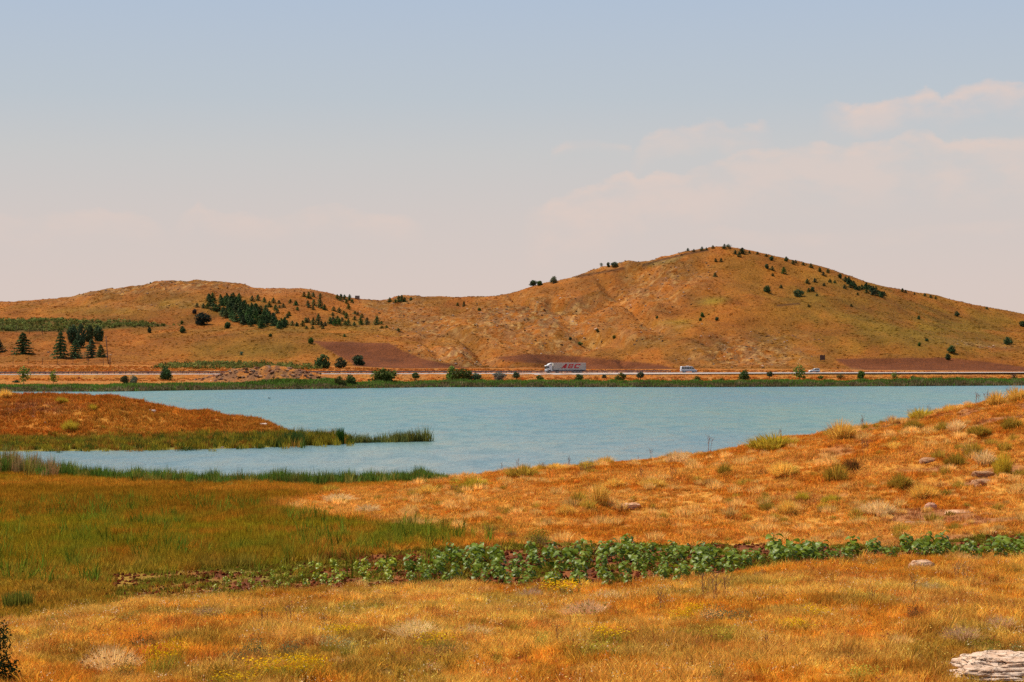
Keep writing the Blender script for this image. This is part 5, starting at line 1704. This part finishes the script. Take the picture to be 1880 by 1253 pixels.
# (kind, px, row of its foot, width, height, colour, under colour, label)
T, Z_S, L_S, FL = 'grass_tussock', 'fuzzy_shrub', 'low_shrub', 'flowering_plant'
for kd, px, y, wp, hp, c1, c2, lb in [
    # crest and slope of the right hill, left to right
    (T, 621, 921, 52, 12, PALE, OLIVE, 'long pale straw tussock at the left toe of the hill'),
    (T, 678, 941, 40, 12, PALE, OLIVE, 'flat pale tussock on the hill toe below the shoreline'),
    (T, 786, 910, 44, 16, STRAW, OLIVE, 'straw tussock on the slope just below the reed end'),
    (L_S, 838, 902, 30, 20, YG, None, 'yellow green shrub where the reeds meet the hill'),
    (T, 870, 899, 42, 20, YG, OLIVE, 'wide yellowish tussock right of the yellow green shrub'),
    (L_S, 897, 975, 30, 16, OLIVE, None, 'olive shrub at hill foot above the crop patch'),
    (L_S, 938, 986, 26, 14, OLIVE, None, 'small olive shrub at hill foot left of the tall green one'),
    (L_S, 988, 1000, 42, 26, GRN, None, 'largest green shrub at hill foot touching the crop'),
    (T, 961, 876, 54, 17, OLIVE, BRN, 'dark olive dome on the crest at the water'),
    (T, 1018, 862, 36, 9, STRAW, OLIVE, 'low straw tuft on the crest right of the olive dome'),
    (L_S, 1078, 866, 34, 18, YG, None, 'green shrub with brown underside on the crest'),
    (T, 1113, 850, 32, 11, STRAW, OLIVE, 'pale tuft on the crest in front of open water'),
    (T, 1246, 850, 38, 18, PALE, BRN, 'round pale tussock on the middle of the crest'),
    (T, 1101, 926, 32, 32, STRAW, BRN, 'tall yellowish tussock with dark base mid slope'),
    (T, 1037, 946, 28, 18, STRAW, BRN, 'small straw tuft lower left of the tall tussock'),
    (T, 1128, 894, 34, 12, STRAW, OLIVE, 'faint straw tuft above the tall tussock'),
    (T, 1200, 895, 46, 13, STRAW, OLIVE, 'broad straw tuft mid slope below the round pale one'),
    (T, 1330, 870, 26, 14, OLIVE, BRN, 'small olive tuft below crest right of the pale tussock'),
    (T, 1421, 823, 74, 21, YG, OLIVE, 'long yellowish green hummock on the crest'),
    (T, 1544, 806, 46, 28, STRAW, OLIVE, 'big rounded golden tussock on the crest'),
    (T, 1639, 825, 34, 12, STRAW, OLIVE, 'low golden tuft right below the big rounded tussock'),
    (T, 1678, 790, 30, 17, OLIVE, BRN, 'olive tuft under the crest in the upper right'),
    (T, 1690, 768, 44, 15, YG, OLIVE, 'yellow green tuft on the crest with stalks beside'),
    (T, 1742, 757, 26, 12, STRAW, OLIVE, 'small golden tuft on crest near upper right'),
    (T, 1731, 794, 30, 17, OLIVE, BRN, 'dark olive half of a paired tussock, upper right slope'),
    (T, 1755, 791, 28, 16, PALE, OLIVE, 'pale half of a paired tussock, upper right slope'),
    (T, 1830, 744, 34, 20, STRAW, OLIVE, 'golden dome on the highest part of the crest'),
    (T, 1868, 738, 44, 22, STRAW, OLIVE, 'last golden tussock on crest at right edge'),
    (T, 1855, 787, 32, 18, OLIVE, BRN, 'olive tuft below the crest near right edge'),
    (T, 1798, 798, 34, 14, OLIVE, BRN, 'brownish tuft left below the olive one at right'),
    (T, 1435, 872, 44, 20, STRAW, OLIVE, 'golden tuft mid slope under the long hummock'),
    (L_S, 1402, 874, 20, 10, BRN, None, 'small dark brown shrub left of the golden tuft'),
    (T, 1537, 882, 42, 26, OLIVE, BRN, 'large dark olive tussock in the middle of right slope'),
    (T, 1563, 866, 34, 20, BRN, BRN, 'brown tussock behind right of the large olive one'),
    (T, 1755, 853, 34, 18, OLIVE, BRN, 'olive tuft left of three pale ones, right slope'),
    (T, 1786, 836, 36, 20, OLIVE, BRN, 'dark olive tuft on upper slope near right'),
    (T, 1808, 853, 38, 20, PALE, OLIVE, 'rounded pale tussock on slope near right edge'),
    (T, 1841, 872, 32, 34, YG, BRN, 'tall light tussock with dark base near right edge'),
    (T, 1653, 896, 38, 20, OLIVE, BRN, 'olive tussock right of centre on slope'),
    (L_S, 1598, 898, 24, 11, OLIVE, None, 'flat olive shrub left of the olive tussock'),
    (T, 1692, 917, 44, 24, STRAW, BRN, 'golden tussock just above the small pink rock'),
    (T, 1443, 945, 34, 24, STRAW, BRN, 'straw tussock with dark base low on the slope'),
    (T, 1471, 920, 22, 13, YG, OLIVE, 'small green tuft upper right of the dark based tussock'),
    (L_S, 1512, 940, 28, 15, YG, None, 'bright green tuft on the lower slope'),
    (T, 1526, 924, 26, 12, YG, OLIVE, 'thin greenish tuft above the bright green tuft'),
    (T, 1614, 944, 50, 20, PALE, OLIVE, 'wide pale tussock left of the small pink rock'),
    (L_S, 1606, 922, 30, 9, OLIVE, None, 'flat dark olive shrub above the wide pale tussock'),
    # peninsula
    (T, 128, 790, 28, 15, YG, BRN, 'twin yellow bushes low on the peninsula'),
    (T, 9, 732, 20, 14, STRAW, BRN, 'golden dome on peninsula crest at left edge'),
    (T, 112, 740, 20, 9, YG, OLIVE, 'yellowish tuft on the peninsula crest'),
    (T, 170, 753, 16, 8, YG, OLIVE, 'small olive yellow tuft on the peninsula slope'),
    # foreground slope, left to right
    (Z_S, 203, 1236, 105, 48, PALE, BRN, 'large pale feathery mound at lower left'),
    (L_S, 264, 1196, 56, 30, (.20, .13, .03), None, 'dark brown olive shrub behind the large pale mound'),
    (L_S, 228, 1244, 54, 26, (.28, .20, .04), None, 'olive shrub at front right of the large pale mound'),
    (FL, 290, 1240, 40, 46, YEL, None, 'yellow flowering plant just right of the pale mound'),
    (FL, 322, 1236, 26, 54, YEL, None, 'taller narrow yellow flowering plant right of the mound'),
    (L_S, 428, 1226, 62, 26, TEAL, None, 'grey green shrub at lower left, leftmost of three'),
    (L_S, 468, 1215, 50, 32, TEAL, None, 'taller grey green shrub in the middle of three'),
    (L_S, 536, 1205, 56, 24, TEAL, None, 'grey green shrub rightmost of three at lower left'),
    (FL, 434, 1262, 62, 24, YEL, None, 'yellow flowers at bottom edge below grey green shrubs'),
    (FL, 490, 1250, 66, 36, YEL, None, 'thick yellow flower patch under the middle grey shrub'),
    (FL, 540, 1252, 56, 42, YEL, None, 'tall yellow flower patch at the bottom, right of the grey shrubs'),
    (FL, 575, 1250, 44, 40, YEL, None, 'last yellow flower patch of the bottom left group'),
    (FL, 622, 1176, 44, 24, YEL, None, 'yellow flowers mid slope left of centre'),
    (FL, 660, 1174, 36, 24, YEL, None, 'yellow flowers beside a pale mound left of centre'),
    (FL, 604, 1205, 26, 32, (.45, .42, .18), None, 'pale green weed stems below the mid slope yellow flowers'),
    (FL, 637, 1212, 26, 34, (.45, .42, .18), None, 'second pale green weed just right of the first'),
    (L_S, 640, 1128, 54, 20, (.26, .21, .03), None, 'left half of the olive green bush below the crop'),
    (L_S, 690, 1126, 38, 20, (.24, .23, .03), None, 'right greener half of the bush below the crop'),
    (Z_S, 762, 1176, 105, 36, PALE, OLIVE, 'pale feathery mound in the lower centre left'),
    (Z_S, 866, 1178, 80, 32, PALE, OLIVE, 'second pale feathery mound right of the first'),
    (FL, 800, 1192, 56, 26, YEL, None, 'yellow flowers at the foot of the pale mounds'),
    (L_S, 830, 1200, 66, 18, (.22, .17, .05), None, 'brown olive shrub between the pale mounds and flowers'),
    (L_S, 935, 1148, 52, 16, OLIVE, None, 'flat olive shrub in lower centre, left one'),
    (L_S, 1012, 1146, 36, 14, OLIVE, None, 'flat olive shrub in lower centre, right one'),
    (Z_S, 976, 1102, 60, 20, (.60, .38, .24), OLIVE, 'dusky pink feathery patch below the crop'),
    (FL, 1032, 1098, 60, 28, YEL, (.30, .24, .05), 'yellow flowers touching the front of the crop'),
    (Z_S, 1080, 1134, 96, 32, PINK, (.24, .20, .03), 'mauve feathery dome with green foot at lower centre'),
    (Z_S, 1118, 1106, 72, 22, PALE, OLIVE, 'pale feathery patch behind the mauve dome'),
    (FL, 1114, 1184, 52, 28, YEL, None, 'yellow flowers below the mauve dome'),
    (FL, 1098, 1212, 56, 30, (.52, .42, .05), None, 'greenish yellow flowers near bottom centre'),
    (FL, 995, 1196, 20, 30, (.50, .44, .08), None, 'narrow yellow green weed left of the greenish flowers'),
    (FL, 1250, 1144, 36, 20, YEL, None, 'small yellow flower patch right of centre'),
    (FL, 1276, 1134, 34, 22, YEL, None, 'yellow flowers touching the left of grey green shrub'),
    (L_S, 1318, 1144, 62, 26, (.17, .20, .09), None, 'grey green shrub right of centre below the crop'),
    (L_S, 1360, 1146, 44, 22, (.22, .21, .07), None, 'olive shrub right beside the grey green one'),
    (FL, 1325, 1184, 40, 26, (.60, .46, .05), None, 'yellow flowers below the grey green shrub'),
    (FL, 1270, 1182, 34, 20, (.60, .46, .05), None, 'faint yellow flowers lower left of grey green shrub'),
    (L_S, 1316, 1256, 32, 26, (.18, .20, .03), None, 'small green clump at bottom edge right of centre'),
    (FL, 1495, 1142, 40, 24, YEL, None, 'upper yellow flowers in the lower right field'),
    (FL, 1457, 1158, 46, 20, YEL, None, 'lower yellow flowers in the lower right field'),
    (L_S, 1552, 1114, 40, 12, (.22, .24, .04), None, 'flat green sprig in the lower right field'),
    (L_S, 1565, 1064, 36, 24, (.48, .15, .03), None, 'rust red shrub below the right strip of crop'),
    (L_S, 1678, 1136, 30, 24, (.16, .09, .04), None, 'dark brown tuft in the lower right field'),
    (Z_S, 1765, 1186, 92, 36, PINK, OLIVE, 'pinkish feathery patch above the big boulder'),
    (Z_S, 1836, 1164, 76, 32, PINK, OLIVE, 'second pinkish patch near right edge above boulder'),
    (L_S, 1805, 1194, 66, 20, (.30, .25, .03), None, 'olive green foliage under the pinkish patches'),
    (L_S, 1826, 1212, 40, 20, (.20, .25, .05), None, 'green weeds right behind the boulder'),
    (L_S, 1868, 1206, 36, 24, (.24, .26, .07), None, 'tall green weeds above boulder at right edge'),
    (FL, 1582, 1250, 50, 22, (.55, .46, .06), None, 'yellow green flowers at bottom, left of boulder'),
    (L_S, 1626, 1236, 24, 14, (.24, .24, .04), None, 'small green rosette left of boulder'),
    (Z_S, 1640, 1092, 60, 22, STRAW, OLIVE, 'straw coloured tuft in front of the tan rock'),
    (L_S, 106, 1152, 50, 20, (.28, .26, .05), None, 'olive shrub at the marsh edge far left'),
    (L_S, 244, 1146, 60, 18, (.30, .24, .06), None, 'olive patch at marsh edge behind the pale mound'),
    (Z_S, 190, 1152, 80, 22, STRAW, OLIVE, 'straw feathery tuft at the marsh edge'),
    (Z_S, 380, 1138, 90, 22, (.66, .42, .22), OLIVE, 'long tan feathery tuft below the field left end'),
    (Z_S, 1700, 1090, 70, 22, (.62, .46, .20), OLIVE, 'greenish straw tuft right in front of tan rock')]:
    near_plant(kd, px, y, wp, hp, lb, c1, c2, ymax=345 if px < 200 and y < 800 else 200)

# dark upright reed clumps
RC = [blades('reed_clump', 260, .5, 1.0, .035, .12, M_PLANT, hvar=.25) for _ in range(2)]
for px, y, wp, hp, cl, lb, Yat in [(625, 801, 15, 34, (.06, .13, .02), 'dense dark green reed clump standing at peninsula tip', 250), (540, 800, 40, 27, (.08, .13, .03), 'dark reed clump left of the peninsula tip', 246),
                                   (660, 806, 12, 12, (.2, .18, .06), 'small thin reed clump just right of tip clump', 255), (35, 1118, 56, 36, (.22, .22, .03), 'tall green reed tuft at marsh edge far left', None),
                                   ]:
    if Yat: X, Y = (px - CX) / F * Yat, Yat; Z = max(-.1, float(height(X, Y)[0]))
    else: X, Y, Z = ground(px, y, 60, 220)
    s = Y / F
    o_ = obj('reed_clump', random.choice(RC), None, (X, Y, Z)); o_.scale = (wp * s, wp * s, hp * s); o_.color = (*cl, 1)
    tag(o_, lb, 'reeds')

# dry weed stalks
def stalk_mesh(n, br, seed):
    rr = random.Random(seed); mb = MB()
    for i in range(n):
        x, y = rr.uniform(-.12, .12), rr.uniform(-.12, .12)
        tx, ty, h = x + rr.uniform(-.12, .12), y + rr.uniform(-.1, .1), rr.uniform(.7, 1.0)
        mb.tube((x, y, -.05), (tx, ty, h), .010, .006, 4)
        for k in range(br):
            f_ = rr.uniform(.45, .98); a_ = rr.uniform(0, 6.28); l = rr.uniform(.05, .14)
            b0 = (x + (tx - x) * f_, y + (ty - y) * f_, h * f_)
            e0 = (b0[0] + math.cos(a_) * l, b0[1] + math.sin(a_) * l, b0[2] + l * .9)
            mb.tube(b0, e0, .005, .004, 3); mb.tube(e0, (e0[0], e0[1], e0[2] + .035), .014, .006, 4)
    return mb.mesh('weed_stalk', M_STALK)


ST = [stalk_mesh(3, 7, i) for i in range(4)]
for px, y, hp, lb in [(922, 868, 18, 'short brown stalks on the crest at left end over water'), (949, 864, 22, 'branching pale stalks beside the olive dome on crest'), (997, 858, 16, 'short thin stalks between two crest tufts'),
                      (1044, 856, 25, 'dark upright stalk pair on the crest over water'), (1196, 842, 22, 'branched dry stalk on the crest left of pale tussock'), (1172, 846, 12, 'short reddish stalk left of the branched one'),
                      (1304, 830, 34, 'tallest pale stalks on the crest over the water'), (1237, 890, 42, 'tall brown stalk standing mid slope'), (1178, 880, 26, 'thin brown stalk left of tall mid slope stalk'),
                      (1433, 802, 20, 'faint single stalk on crest above long hummock'), (1582, 790, 30, 'branching stalk on the crest right of golden tussock'), (1668, 766, 20, 'dark stalk on the crest at the yellow green tuft'),
                      (1706, 757, 24, 'thin pale stalk on crest left of the tall dark one'), (1794, 752, 32, 'tall dark reddish stalk on the crest at upper right'), (1811, 744, 30, 'reddish stalk right next to the tall dark one'),
                      (1851, 722, 24, 'faint stalk near the top of the crest at right edge'), (1589, 842, 44, 'tall stalk below the crest in right slope'), (1401, 842, 22, 'low twiggy stalks under the long hummock'),
                      (1295, 1108, 56, 'left one of tall brown twiggy stalks below crop'), (1313, 1116, 62, 'middle and tallest of the brown twiggy stalks'), (1332, 1106, 48, 'right one of tall brown twiggy stalks'),
                      (1216, 1130, 54, 'single dark stalk left of the yellow flower patch'), (488, 1166, 50, 'dark thin stalk in the lower left field'), (530, 1152, 44, 'second thin stalk right of the lower left one'),
                      (594, 1160, 40, 'thin stalk by the mid slope yellow flowers'), (1757, 1072, 44, 'rust brown stalks right of the tan rock'), (1772, 1076, 40, 'shorter rust stalk furthest right of the tan rock'),
                      (1028, 1192, 44, 'fine stalk in the lower centre grass'), (1402, 1070, 34, 'fine pale stalk below the first big crop clump'), (1600, 1112, 40, 'pale leaning stalk in lower right field'),
                      (1675, 1098, 50, 'thin stalk in front of the tan rock'), (1408, 1210, 50, 'thin stalk low in the lower right field'), (985, 1100, 30, 'short fine stalk below the crop centre')]:
    X, Y, Z = ground(px, y, 48, 200); s = Y / F
    o_ = obj('weed_stalk', random.choice(ST), None, (X, Y, Z)); o_.rotation_euler = (0, 0, random.random() * 6.28); o_.scale = (hp * s, hp * s, hp * s)
    tag(o_, lb, 'dry stalk')

# leafy dark shrub cut by the left edge
X, Y, Z = ground(-8, 1256, 48, 80)
r = empty('leafy_shrub', (X, Y, Z)); tag(r, 'dark green leafy shrub cut off at the lower left corner', 'shrub')
pos, nv = lobes_cloud([(-.1, 0, .6, .55, .62), (.1, -.1, 1.25, .38, .5), (-.25, .1, 1.7, .3, .45), (.35, 0, .35, .38, .35), (-.5, .2, 1.1, .5, .7)], 2600, .3)
f_ = obj('foliage', flake_mesh('foliage', pos, nv, .085, M_PLANT, .6), r); f_.color = (.035, .055, .02, 1)
bmb = MB()
for i in range(7):
    bmb.tube((0, 0, -.1), (random.uniform(-.4, .4), random.uniform(-.2, .2), random.uniform(.9, 1.9)), .03, .01, 5)
obj('branches', bmb.mesh('branches', M_BARK), r)

# ------------------------------------------------------------------ rocks
M_ROCK, t, o = material('pale_rock')
p = t.node('ShaderNodeBsdfPrincipled'); tcd = t.node('ShaderNodeTexCoord'); oi = t.node('ShaderNodeObjectInfo')
mp = t.node('ShaderNodeMapping'); mp.inputs['Scale'].default_value = (1, 1, 3.2); t.l.new(tcd.outputs['Object'], mp.inputs[0])
n1 = t.noise(mp.outputs[0], 3.0, 9, .62)
n2 = t.noise(tcd.outputs['Object'], 22, 6, .65)
c = t.mix(t.smooth(n1, .38, .62), t.mix(1.0, oi.outputs['Color'], (.74, .62, .54), 'MULTIPLY'), oi.outputs['Color'])
c = t.mix(t.m('MULTIPLY', t.smooth(n2, .55, .75), .5), c, (.62, .42, .20))
mpc = t.node('ShaderNodeMapping'); mpc.inputs['Scale'].default_value = (1.0, 1.0, 2.6); t.l.new(tcd.outputs['Object'], mpc.inputs[0])
n3 = t.noise(mpc.outputs[0], 1.7, 7, .6)
crk = t.smooth(t.m('ABSOLUTE', t.m('SUBTRACT', n3, .5)), 0.0, .010)
c = t.mix(crk, (.12, .08, .06), c)
t.l.new(c, p.inputs['Base Color']); p.inputs['Roughness'].default_value = .92; p.inputs['Specular IOR Level'].default_value = .1
bm = t.node('ShaderNodeBump'); bm.inputs['Strength'].default_value = 1; bm.inputs['Distance'].default_value = .05
t.l.new(t.m('ADD', t.m('MULTIPLY', crk, .6), t.m('ADD', n1, t.m('MULTIPLY', n2, .35))), bm.inputs['Height']); t.l.new(bm.outputs[0], p.inputs['Normal'])
t.l.new(p.outputs[0], o.inputs[0])


def rock_mesh(seed, sx, sy, sz, lay=0.0, sub=24, rough=.22):
    """faceted block; lay cuts ledges into it"""
    us = np.linspace(0, 2 * math.pi, sub * 2, endpoint=False); vs = np.linspace(-math.pi / 2, math.pi / 2, sub)
    U, Vv = np.meshgrid(us, vs)
    cx_, cy_, cz_ = np.cos(Vv) * np.cos(U), np.cos(Vv) * np.sin(U), np.sin(Vv)
    e = .62
    P = np.stack([np.sign(cx_) * np.abs(cx_) ** e, np.sign(cy_) * np.abs(cy_) ** e, np.sign(cz_) * np.abs(cz_) ** e], -1).reshape(-1, 3)
    nz = fbm(P[:, 0] * 1.7 + P[:, 2] * 1.3 + seed, P[:, 1] * 1.7 - P[:, 2] * .9 + seed, 4, seed) - .5
    cellf = vnoise(P[:, 0] * 2.5 + seed, P[:, 1] * 2.5 + P[:, 2] * 2, seed + 7)
    k_ = 1 + rough * 1.6 * nz + rough * .5 * (np.round(cellf * 3) / 3 - .5)
    P = P * k_[:, None]
    if lay:
        zz = P[:, 2] + .25 * (fbm(P[:, 0] * 2, P[:, 1] * 2, 3, seed + 3) - .5)
        ph = (zz * lay) % 1.0
        step_ = np.floor(zz * lay)
        P[:, :2] *= (1 + .10 * (_hash(step_, step_ * 0, seed) - .5) * 2 - .07 * ((ph < .16) * 1.0))[:, None]
    P = P * [sx / 2, sy / 2, sz]
    nr_, nc_ = U.shape
    id_ = np.arange(nr_ * nc_).reshape(nr_, nc_)
    q = np.stack([id_[:-1], np.roll(id_, -1, 1)[:-1], np.roll(id_, -1, 1)[1:], id_[1:]], -1).reshape(-1, 4)
    return mesh_np('rock', P, q, [M_ROCK])


def rock(px, y, wpx, hpx, label, col, lay=0.0, seed=1, depth=.9, sink=.35, name='rock', sub=24, ymin=48, rz=0.0, rough=.22):
    X, Y, Z = ground(px, y, ymin, 345); s = Y / F
    o_ = obj(name, rock_mesh(seed, wpx * s, wpx * s * depth, hpx * s, lay, sub, rough), None, (X, Y, Z - hpx * s * sink + .0))
    o_.rotation_euler = (0, 0, rz); o_.color = (*col, 1)
    tag(o_, label, 'rock')
    return o_


TAN = (.62, .48, .36)
# large layered boulder at the lower right: three ledges
Yb = 53.2
Xb = (1896 - CX) / F * Yb
Zb = float(height(Xb, Yb)[0])
r = empty('boulder', (Xb, Yb, Zb)); tag(r, 'large pale layered boulder at lower right corner', 'boulder')
for i, (dx, dy, dz, sx_, sy_, sz_) in enumerate([(-.02, 0.0, -.10, 4.05, 2.2, .42), (.22, .30, .12, 3.75, 2.4, .55)]):
    o_ = obj('ledge', rock_mesh(20 + i, sx_, sy_, sz_, 5.0, 80, .30), r, (dx, dy, dz)); o_.color = (.74, .55, .40, 1)
rock(1692, 1052, 50, 24, 'angular tan rock lying just in front of the right strip of crop', (.70, .44, .27), 0, 3, .7, .05, name='rock')
rock(1728, 1050, 16, 7, 'small pale stone touching right side of angular tan rock', (.66, .45, .30), 0, 4, .7, .1)
rock(1708, 937, 22, 13, 'small pink rock on the lower right slope', (.80, .42, .27), 0, 5, .8, .1)
for px, y, wp, hp, lb, sd_ in [(1654, 982, 36, 6, 'flat pinkish slab in grass above the strip of crop', 6), (1603, 983, 34, 6, 'flat dull slab left of the pinkish slab', 7), (1500, 996, 26, 6, 'flat pale slab behind the first big crop clump', 8),
                              (1765, 940, 60, 5, 'long flat pale ledge right of the small pink rock', 9), (1830, 978, 60, 6, 'flat pale ledge near right edge above crop', 10), (1815, 946, 34, 5, 'thin flat ledge right of long one', 11),
                              (1708, 846, 40, 9, 'grey flat rock outcrop mid right slope', 12), (1815, 884, 60, 9, 'grey brown outcrop on slope near right edge', 13), (1683, 961, 56, 8, 'dark low rock lip in lower right slope', 14),
                              (1155, 928, 44, 7, 'greyish slab right of the tall dark based tussock', 15), (985, 881, 26, 5, 'small pale slab under the dark olive dome', 16), (1804, 870, 40, 7, 'dull grey rock below the pale tussock near right', 17)]:
    dark = sd_ in (12, 13, 14, 17)
    rock(px, y, wp, hp, lb, (.46, .24, .12) if dark else (.74, .42, .24), 0, sd_, .8, .55)
rock(840, 695 + 155, 3, 2, 'tiny pale stone by the near reeds end', TAN, 0, 30, sub=8, ymin=150) if False else None
for i, (px, y, wp, hp, lb) in enumerate([(283, 757, 9, 4, 'larger white stone on the peninsula slope'), (276, 755, 5, 3, 'smaller white stone left of the larger one on peninsula'), (227, 791, 4, 4, 'small bright white stone near the peninsula reeds'), (62, 768, 4, 3, 'whitish stone on left peninsula slope'),
                                     (83, 778, 5, 3, 'pale stone lower right of the whitish one, peninsula left'), (305, 770, 3, 3, 'tiny white stone in the middle of peninsula'), (484, 782, 16, 5, 'pale bare slab at the peninsula end'),
                                     (408, 811, 7, 3, 'first pale stone at the waterline below the reeds'), (424, 811, 8, 4, 'second pale stone at the waterline'), (460, 811, 10, 4, 'third and widest pale stone at the waterline')]):
    if y > 800:
        Y = float(shP(px)) - 3.0; X = (px - CX) / F * Y; s = Y / F
        o_ = obj('rock', rock_mesh(40 + i, wp * s, wp * s * .8, hp * s, 0, 10), None, (X, Y, -.02)); o_.color = (.72, .60, .50, 1); tag(o_, lb, 'rock')
    else:
        rock(px, y, wp, hp, lb, (.78, .68, .60), 0, 40 + i, .8, .1, sub=10, ymin=228)
# grey plastic crate half hidden where marsh and crop meet
X, Y, Z = ground(517, 1036, 70, 120); s = Y / F
r = empty('bucket', (X, Y, Z)); tag(r, 'small whitish bucket lying on weeds behind the young crop', 'bucket')
Mp = plain('white_plastic', (.75, .73, .72), .4)
bb = MB(); N_ = 14
bb.tube((0, 0, .02), (.06, 0, .24), .09, .12, N_)
b_ = obj('body', bb.mesh('body', Mp, True), r)
obj('rim', MB().tube((.06, 0, .24), (.065, 0, .262), .132, .132, N_).mesh('rim', Mp), r)
r.rotation_euler = (0, .5, .4)
# bird on the lake
def bird(px, y, label):
    Y = CH * F / (y - YH); X = (px - CX) / F * Y
    r = empty('water_bird', (X, Y, 0), .3); tag(r, label, 'bird')
    Md = M_CHAS
    b = bpy.data.meshes.new('body')
    import bmesh
    q = bmesh.new(); bmesh.ops.create_uvsphere(q, u_segments=12, v_segments=8, radius=1)
    for v in q.verts:
        v.co = Vector((v.co.x * .32, v.co.y * .13, v.co.z * .12 + .08 + max(0, v.co.x) ** 2 * .06))
    hd_ = bmesh.ops.create_uvsphere(q, u_segments=8, v_segments=6, radius=.06)
    for v in hd_['verts']: v.co += Vector((-.27, 0, .30))
    nk = bmesh.ops.create_cone(q, segments=8, radius1=.05, radius2=.035, depth=.22, cap_ends=True)
    for v in nk['verts']: v.co += Vector((-.25, 0, .2))
    bk = bmesh.ops.create_cone(q, segments=6, radius1=.025, radius2=.004, depth=.1, cap_ends=True)
    for v in bk['verts']: v.co = Vector((-.36 - v.co.z, v.co.y, .29 + v.co.x))
    q.to_mesh(b); q.free(); b.materials.append(Md)
    obj('body', b, r)


bird(495, 732, 'small dark water bird on the lake behind the peninsula')
